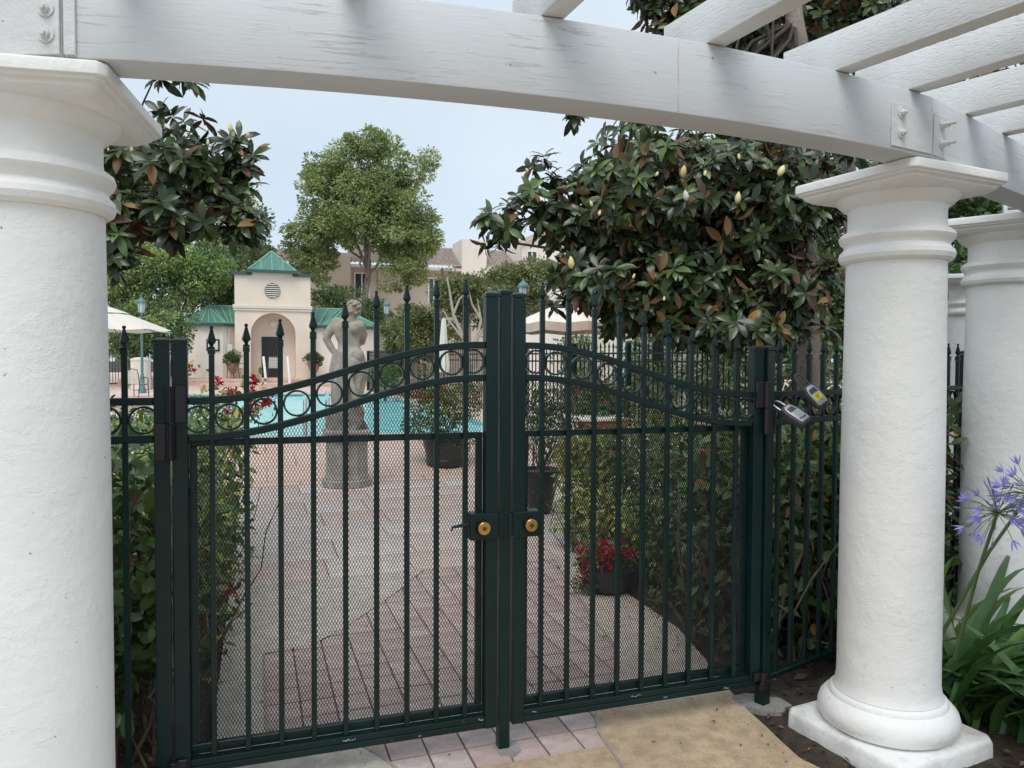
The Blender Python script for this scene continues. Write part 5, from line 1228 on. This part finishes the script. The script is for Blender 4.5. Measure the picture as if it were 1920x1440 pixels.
def lamp(label, px, ytop, Z, pole_hide=False):
    c = dep(px, ytop, Z); g = GZ(c[1]); t_ = c[2]; r = thing('street_lamp', label, 'street lamp', (c[0], c[1], g), 0, 'verdigris lamp posts around the pool'); o = (c[0], c[1], 0)
    part('pole', MB().lathe([(.14, g), (.14, g + .12), (.09, g + .2), (.075, g + .6), (.05, g + .7), (.042, t_ - .75), (.06, t_ - .72), (.05, t_ - .66)], 12, o).mesh('pole', TEAL, True, angle=40), r)
    ln = part('lantern', MB().lathe([(.07, t_ - .655), (.10, t_ - .63), (.14, t_ - .30)], 6, o).mesh('lantern', LGLASS), r)
    b = MB()
    for k in range(6): th = 2 * PI * k / 6; b.tube([(c[0] + .102 * math.cos(th), c[1] + .102 * math.sin(th), t_ - .63), (c[0] + .143 * math.cos(th), c[1] + .143 * math.sin(th), t_ - .30)], .01, 5)
    part('lantern_bars', b.mesh('lantern_bars', TEAL), ln)
    part('lantern_cap', MB().lathe([(.17, t_ - .298), (.18, t_ - .27), (.13, t_ - .18), (.06, t_ - .13), (.03, t_ - .1), (.03, t_ - .06), (.005, t_)], 12, o).mesh('lantern_cap', TEAL, True, angle=50), ln)
lamp('lamp post at left whose blue green pole stands behind the parasol', 265, 553, 28); lamp('lamp post in the middle, right of the statue', 725, 560, 33); lamp('lamp post whose lantern shows above the gate posts', 981, 520, 22)
def pot_plant(name, label, cat, loc, prof, mat, ells, ncl, cr, nl, size, mats, mp, flowers=0, fm=None, tpl=T_OVA, fpos=None, partname='pot', n=24):
    r = thing(name, label, cat, loc); part(partname, MB().lathe(prof, n, loc).mesh(partname, mat, True, angle=40), r)
    f, P = clumpy(ells, ncl, cr, nl, size, mp, .2); b = MB(); top = np.array(loc) + np.array([0, 0, prof[-1][1]])
    for q in P[:25]: branch(b, top, q, .006, .003, .06, 5, 5)
    part('stems', b.mesh('stems', TWIG, True), r); foliage(r, f, tpl, mats, 0, 'foliage')
    for i in range(flowers):
        c = fpos[i] if fpos else ells[rs.randint(len(ells))]; q = c if fpos else c[0] + unit(1)[0] * c[1] * .95
        ff = Fol(); k = 20; u = unit(k); ff.add(q + u * .02, u + rs.normal(size=(k, 3)) * .4, u + rs.normal(size=(k, 3)) * .4, .04 * rs.uniform(.6, 1.2, k)); p_, x_, n_, s_, m_ = ff.cat(); part('flower', leaf_soup('flower', T_OVA, p_, x_, n_, s_, m_, [fm]), r)
    return r
URN = [(.16, 0), (.17, .04), (.10, .09), (.07, .16), (.11, .2), (.22, .34), (.27, .48), (.25, .5), (.29, .54), (.29, .57)]
for px, lab in ((436, 'terracotta urn with ferny plant left of the pool house arch'), (587, 'terracotta urn with rounded plant right of the pool house arch')):
    x_ = hx_(px); l = (x_, HY - .5, .788); pot_plant('urn_planter', lab, 'planter', l, [(a * .9, z * 1.1) for a, z in URN], TERRA, [(np.array([x_, HY - .5, 1.62]), np.array([.36, .33, .28]))], 40, .11, 45, .09, [L_GREY, L_HEDGEB], [.6, .4], tpl=T_DIA)
pA = ground_at(835, 868); Zp = 10.6; lA = (pA[0], pA[1], GZ(pA[1]))
kA = float((pA - CAM) @ FW)
pot_plant('pot_planter', 'black pot with loose rose bush standing at the pool edge', 'planter', lA, [(.26, 0), (.28, .03), (.29, .08), (.27, .1), (.33, .36), (.36, .38), (.36, .42), (.3, .42)], BLACKP, [EL(820, 770, kA, 55, 50), EL(870, 745, kA, 32, 50), EL(790, 790, kA, 25, 30), EL(850, 820, kA, 45, 20), EL(800, 720, kA, 20, 40)], 130, .12, 26, .055, [L_HEDGEB, L_YEL, L_HEDGE], [.6, .2, .2], 14, L_RED)
pB = ground_at(1012, 962); kB = float((pB - CAM) @ FW); lB = (pB[0], pB[1], 0.002)
pot_plant('pot_planter', 'tapered black pot with leggy roses just behind the right lock box', 'planter', lB, [(.11, 0), (.12, .03), (.2, .40), (.235, .42), (.235, .46), (.2, .46), (.18, .43)], BLACKP, [EL(1025, 800, kB, 40, 50), EL(1050, 840, kB, 40, 22), EL(1000, 760, kB, 30, 60), EL(1060, 770, kB, 40, 50)], 70, .10, 20, .05, [L_HEDGEB, L_HEDGE], [.6, .4], 6, L_PINK)
pC = ground_at(1128, 862); kC = float((pC - CAM) @ FW); lC = (pC[0], pC[1], GZ(pC[1]) + .15)
pot_plant('urn_planter', 'wide terracotta urn of pink flowers behind the right gate leaf', 'planter', lC, [(.20, -.15), (.20, 0), (.13, .05), (.11, .12), (.17, .2), (.36, .36), (.42, .45), (.40, .47), (.43, .5)], TERRA, [EL(1125, 755, kC, 55, 40), EL(1100, 730, kC, 30, 30)], 70, .14, 28, .07, [L_HEDGE, L_HEDGEB], [.6, .4], 14, L_PINK)
pD = ground_at(1140, 1108); kD = float((pD - CAM) @ FW); lD = (pD[0], pD[1], 0.002)
fp = [dep(x, y, kD - .1) for x, y in ((1088, 1025), (1093, 1040), (1125, 1020), (1130, 1035), (1135, 1045), (1140, 1028), (1120, 1050), (1165, 1022), (1175, 1040), (1185, 1036), (1160, 1035), (1095, 1062), (1100, 1070), (1138, 1065), (1098, 1090), (1130, 1058))]
pot_plant('bowl_planter', 'dark bowl of red flowers on the paving inside the right gate leaf', 'planter', lD, [(.09, 0), (.13, .02), (.19, .12), (.205, .17), (.18, .17)], BLACKP, [EL(1138, 1050, kD, 50, 30), EL(1125, 1075, kD, 50, 22)], 60, .06, 26, .04, [L_HEDGE, L_HEDGEB], [.5, .5], 16, L_RED, fpos=fp)
r = thing('pool_handrail', 'pair of white pool step handrails before the pool house door', 'handrail', (hx_(505), 29.0, .4))
for px0, px1 in ((495, 498), (540, 543)):
    a, c = dep(px0 - 1, 669, 31.5), dep(px1, 708, 31.2); part('rail', MB().tube([a, c, c + np.array([0, 0, -.25])], .05, 8).mesh('rail', WHITEF, True), r)
r = thing('pool_ladder', 'chrome pool ladder at the water beside the statue', 'ladder', (.1, PY0 + .1, .3))
for dx in (-.18, .18): part('rail', MB().tube([(.02 + dx, PY0 - .25, .335), (.02 + dx, PY0 - .2, .95), (.02 + dx, PY0, 1.05), (.02 + dx, PY0 + .18, .9), (.02 + dx, PY0 + .2, -.6)], .024, 8).mesh('rail', CHROME, True), r)
part('tread', MB().box((.02, PY0 + .2, .05), (.34, .09, .03)).mesh('tread', CHROME), r)
# far iron fences
FPK = MB().span((-.011, -.011, 0), (.011, .011, 1.58)).add([(-.02, -.02, 1.58), (.02, -.02, 1.58), (.02, .02, 1.58), (-.02, .02, 1.58), (0, 0, 1.70)], [(0, 1, 4), (1, 2, 4), (2, 3, 4), (3, 0, 4), (3, 2, 1, 0)]).mesh('picket', GREEN)
def far_fence(label, a, c, z0, step=.105, posts=4):
    a = np.array(a[:2]); c = np.array(c[:2]); L = np.linalg.norm(c - a); r = thing('iron_fence', label, 'fence', (a[0], a[1], z0), 0, 'far iron fences around the pool court')
    for z in (1.46, 1.30, .12): part('rail', MB().sweep([(a[0], a[1], z0 + z), (c[0], c[1], z0 + z)], .03, .035).mesh('rail', GREEN), r)
    n = int(L / step)
    for i in range(n + 1): q = a + (c - a) * i / n; part('picket', FPK, r, loc=(q[0], q[1], z0))
    for i in range(posts + 1): q = a + (c - a) * i / posts; part('post', MB().span((q[0] - .045, q[1] - .045, z0 - .3), (q[0] + .045, q[1] + .045, z0 + 1.66)).mesh('post', GREEN), r)
far_fence('black iron picket fence seen beneath the right magnolia', dep(985, 700, 17), dep(1430, 700, 13), .28)
far_fence('black iron picket fence behind the closed parasol and clipped bushes', dep(690, 700, 31), dep(980, 700, 18), .3, .13)
far_fence('black iron picket fence at far left below the parasol', dep(195, 700, 30), dep(335, 700, 33), .5, .12, 3)

# ================================================================== AGAPANTHUS
L_AGA = leafmat('agapanthus_leaf', [(.045, .11, .026), (.065, .15, .036), (.038, .09, .024), (.12, .21, .045)], .3, None, .15)
STEMG = M_('agapanthus_stem', (.07, .12, .035), .5, .15); FLO = leafmat('agapanthus_floret', [(.31, .30, .70), (.40, .39, .78), (.25, .23, .58)], .5, None, .3); BUDM = M_('agapanthus_bud', (.14, .12, .32), .5, .2)
def strap_leaf(L, wd, up, droop_):
    V = []; F = []; n = 8; p = np.array([0., 0, 0]); a = up
    for i in range(n + 1):
        t_ = i / n; w_ = wd * (1 - t_ ** 3) * (.75 + .25 * min(1, t_ * 4)) / 2 + .0008; V += [(p[0], -w_, p[2] + .25 * w_), (p[0], 0, p[2]), (p[0], w_, p[2] + .25 * w_)]
        p = p + np.array([math.cos(a), 0, math.sin(a)]) * L / n; a -= droop_ / n
    for i in range(n):
        for k in range(2): o = i * 3 + k; F.append((o, o + 1, o + 4, o + 3))
    return np_mesh('leaf', np.array(V), np.array(F), [L_AGA], None, True)
LV = [strap_leaf(rnd.uniform(.42, .72), rnd.uniform(.028, .042), rnd.uniform(1.05, 1.45), rnd.uniform(1.2, 2.4)) for _ in range(8)]
def agapanthus(label, x, y, z, n, spread, heads, sc=1.0, grp='agapanthus clumps among the columns'):
    r = thing('agapanthus_plant', label, 'agapanthus', (x, y, z), 0, grp)
    for i in range(n):
        ox, oy = rs.normal(size=2) * spread; an = math.atan2(oy, ox) + rs.normal() * .7; q_ = sc * rs.uniform(.75, 1.15)
        for _ in range(20):
            if all(math.hypot(x + ox + math.cos(an) * d_ - 1.55, y + oy + math.sin(an) * d_ + .44) > .34 for d_ in (.1 * q_, .25 * q_, .42 * q_)) and x + ox + math.cos(an) * .42 * q_ > 1.80: break
            an = rs.uniform(-PI, PI)
        M = Matrix.Translation((x + ox, y + oy, z - .01)) @ Matrix.Rotation(an, 4, 'Z') @ Matrix.Rotation(rs.normal() * .2, 4, 'X') @ Matrix.Scale(q_, 4)
        part('leaf', LV[rs.randint(8)], r, M=M)
    for (h, base, rad) in heads:
        h = np.array(h); base = np.array(base); mid = base + (h - base) * .55 + np.array([0, 0, .03]); b = MB(); b.tube([base, mid, h], [.008, .0065, .006], 8); part('flower_stem', b.mesh('flower_stem', STEMG, True), r)
        b = MB(); flo = []; bud = []
        for i in range(58):
            u = unit(1)[0]; u[2] = u[2] * .85 + .1; u = norm(u); e = h + u * rad * rs.uniform(.75, 1); mid = h + u * rad * .5 + np.array([0, 0, .008]); b.tube([h, mid, e], .0012, 4, False); (flo if (rs.uniform() < .5 and (u[0] < -.1 or u[0] > .25)) else bud).append((e, u))
        hd = part('flower_head', b.mesh('flower_head', STEMG), r)
        for e, u in flo:
            f = Fol(); t_ = norm(np.cross(u, [.2, .3, .9])); s_ = np.cross(u, t_); k = 6; th = np.arange(k) * 2 * PI / k
            d = u * .85 + .62 * (np.cos(th)[:, None] * t_ + np.sin(th)[:, None] * s_); nn = u * .6 - (np.cos(th)[:, None] * t_ + np.sin(th)[:, None] * s_); f.add(np.repeat([e], k, 0), d, nn, .046 * rs.uniform(.85, 1.15, k)); p_, x_, n_, s2, m_ = f.cat()
            part('floret', leaf_soup('floret', T_PET, p_, x_, n_, s2, m_, [FLO]), hd)
        for e, u in bud: part('bud', MB().tube([e, e + u * .008, e + u * .02, e + u * .026], [.0015, .0032, .003, .0008], 5).mesh('bud', BUDM, True), hd)
    return r
h1, h2 = dep(1870, 962, 2.75), dep(1932, 925, 2.9)
agapanthus('agapanthus clump with blue purple flower heads beside the right column base', 2.06, -.34, .0, 130, .11, [(h1, dep(1790, 1235, 3.1), .118), (h2, dep(1765, 1190, 3.15), .118)], 1.45)
agapanthus('smaller leafy agapanthus without flowers at the right edge', 2.22, -.68, .0, 90, .10, [], 1.15)
q = dep(1792, 980, 4.6); agapanthus('small strappy plant in the gap between two white columns', q[0] + .05, q[1] + .1, .05, 26, .05, [], .8)
# dark understory behind the far fence
hedge('undergrowth_shrub', 'shaded green shrubs behind the iron fence under the magnolia', 'shrub', (8.2, 12, .3), [((6.8, 11.2, .3), (9.5, 14.5, 1.5)), ((8.3, 8.6, .2), (10.5, 12, 1.9))], 6000, .13, [L_HEDGE, L_MIDD, L_MAGB], [.6, .3, .1], 0, 20)

SCUFF = M_('paint_scuff', (.30, .34, .34), .7, .5, 60)
lv = {o.get('label', ''): o for o in bpy.data.objects if o.name.startswith('gate_leaf')}
for lab, o in lv.items():
    pts = [(-.62, .137, .05), (-1.15, .112, .03), (-.10, .137, .02), (-.35, .112, .012)] if 'nearest' in lab else [(.13, .137, .018), (.60, .137, .05), (.74, .112, .02), (1.05, .112, .03)]
    for x, z, l in pts:
        b = MB()
        for k in range(6): b.box((x + (k - 2.5) * l / 6, -.0209 if z > .126 else -.0239, z + rnd.uniform(-.003, .003)), (l / 6 * rnd.uniform(.4, 1), .0006, rnd.uniform(.002, .007)))
        part('scuff', b.mesh('scuff', SCUFF), o)
f = Fol(); k = 260; q = np.stack([rs.uniform(-1.0, 1.3, k), rs.uniform(-1.2, 2.5, k)], 1); e = rs.uniform(size=k)
q[:, 0] = np.where(e < .6, np.array([edge_x(y) for y in q[:, 1]]) - np.abs(rs.normal(size=k)) * .12, q[:, 0])
f.add(np.c_[q, np.full(k, .006)], np.c_[rs.normal(size=(k, 2)), rs.normal(size=k) * .1], np.c_[rs.normal(size=(k, 2)) * .2, np.ones(k)], rs.uniform(.006, .022, k))
p_, x_, n_, s_, m_ = f.cat(); solo('leaf_litter', leaf_soup('leaf_litter', T_DIA, p_, x_, n_, s_, m_, [LIT]), 'small dry leaves and grit scattered along the paving edge', 'litter', None, 'stuff')

hedge('leafy_shrub', 'dense green shrub border behind the farthest white columns', 'shrub', (6.5, 3, 0), [((5.6, 1.2, .02), (7.2, 6.5, 1.7)), ((6.8, -1.5, .02), (8.2, 1.4, 1.5))], 5000, .12, [L_HEDGE, L_HEDGEB], [.7, .3], 0, 30)
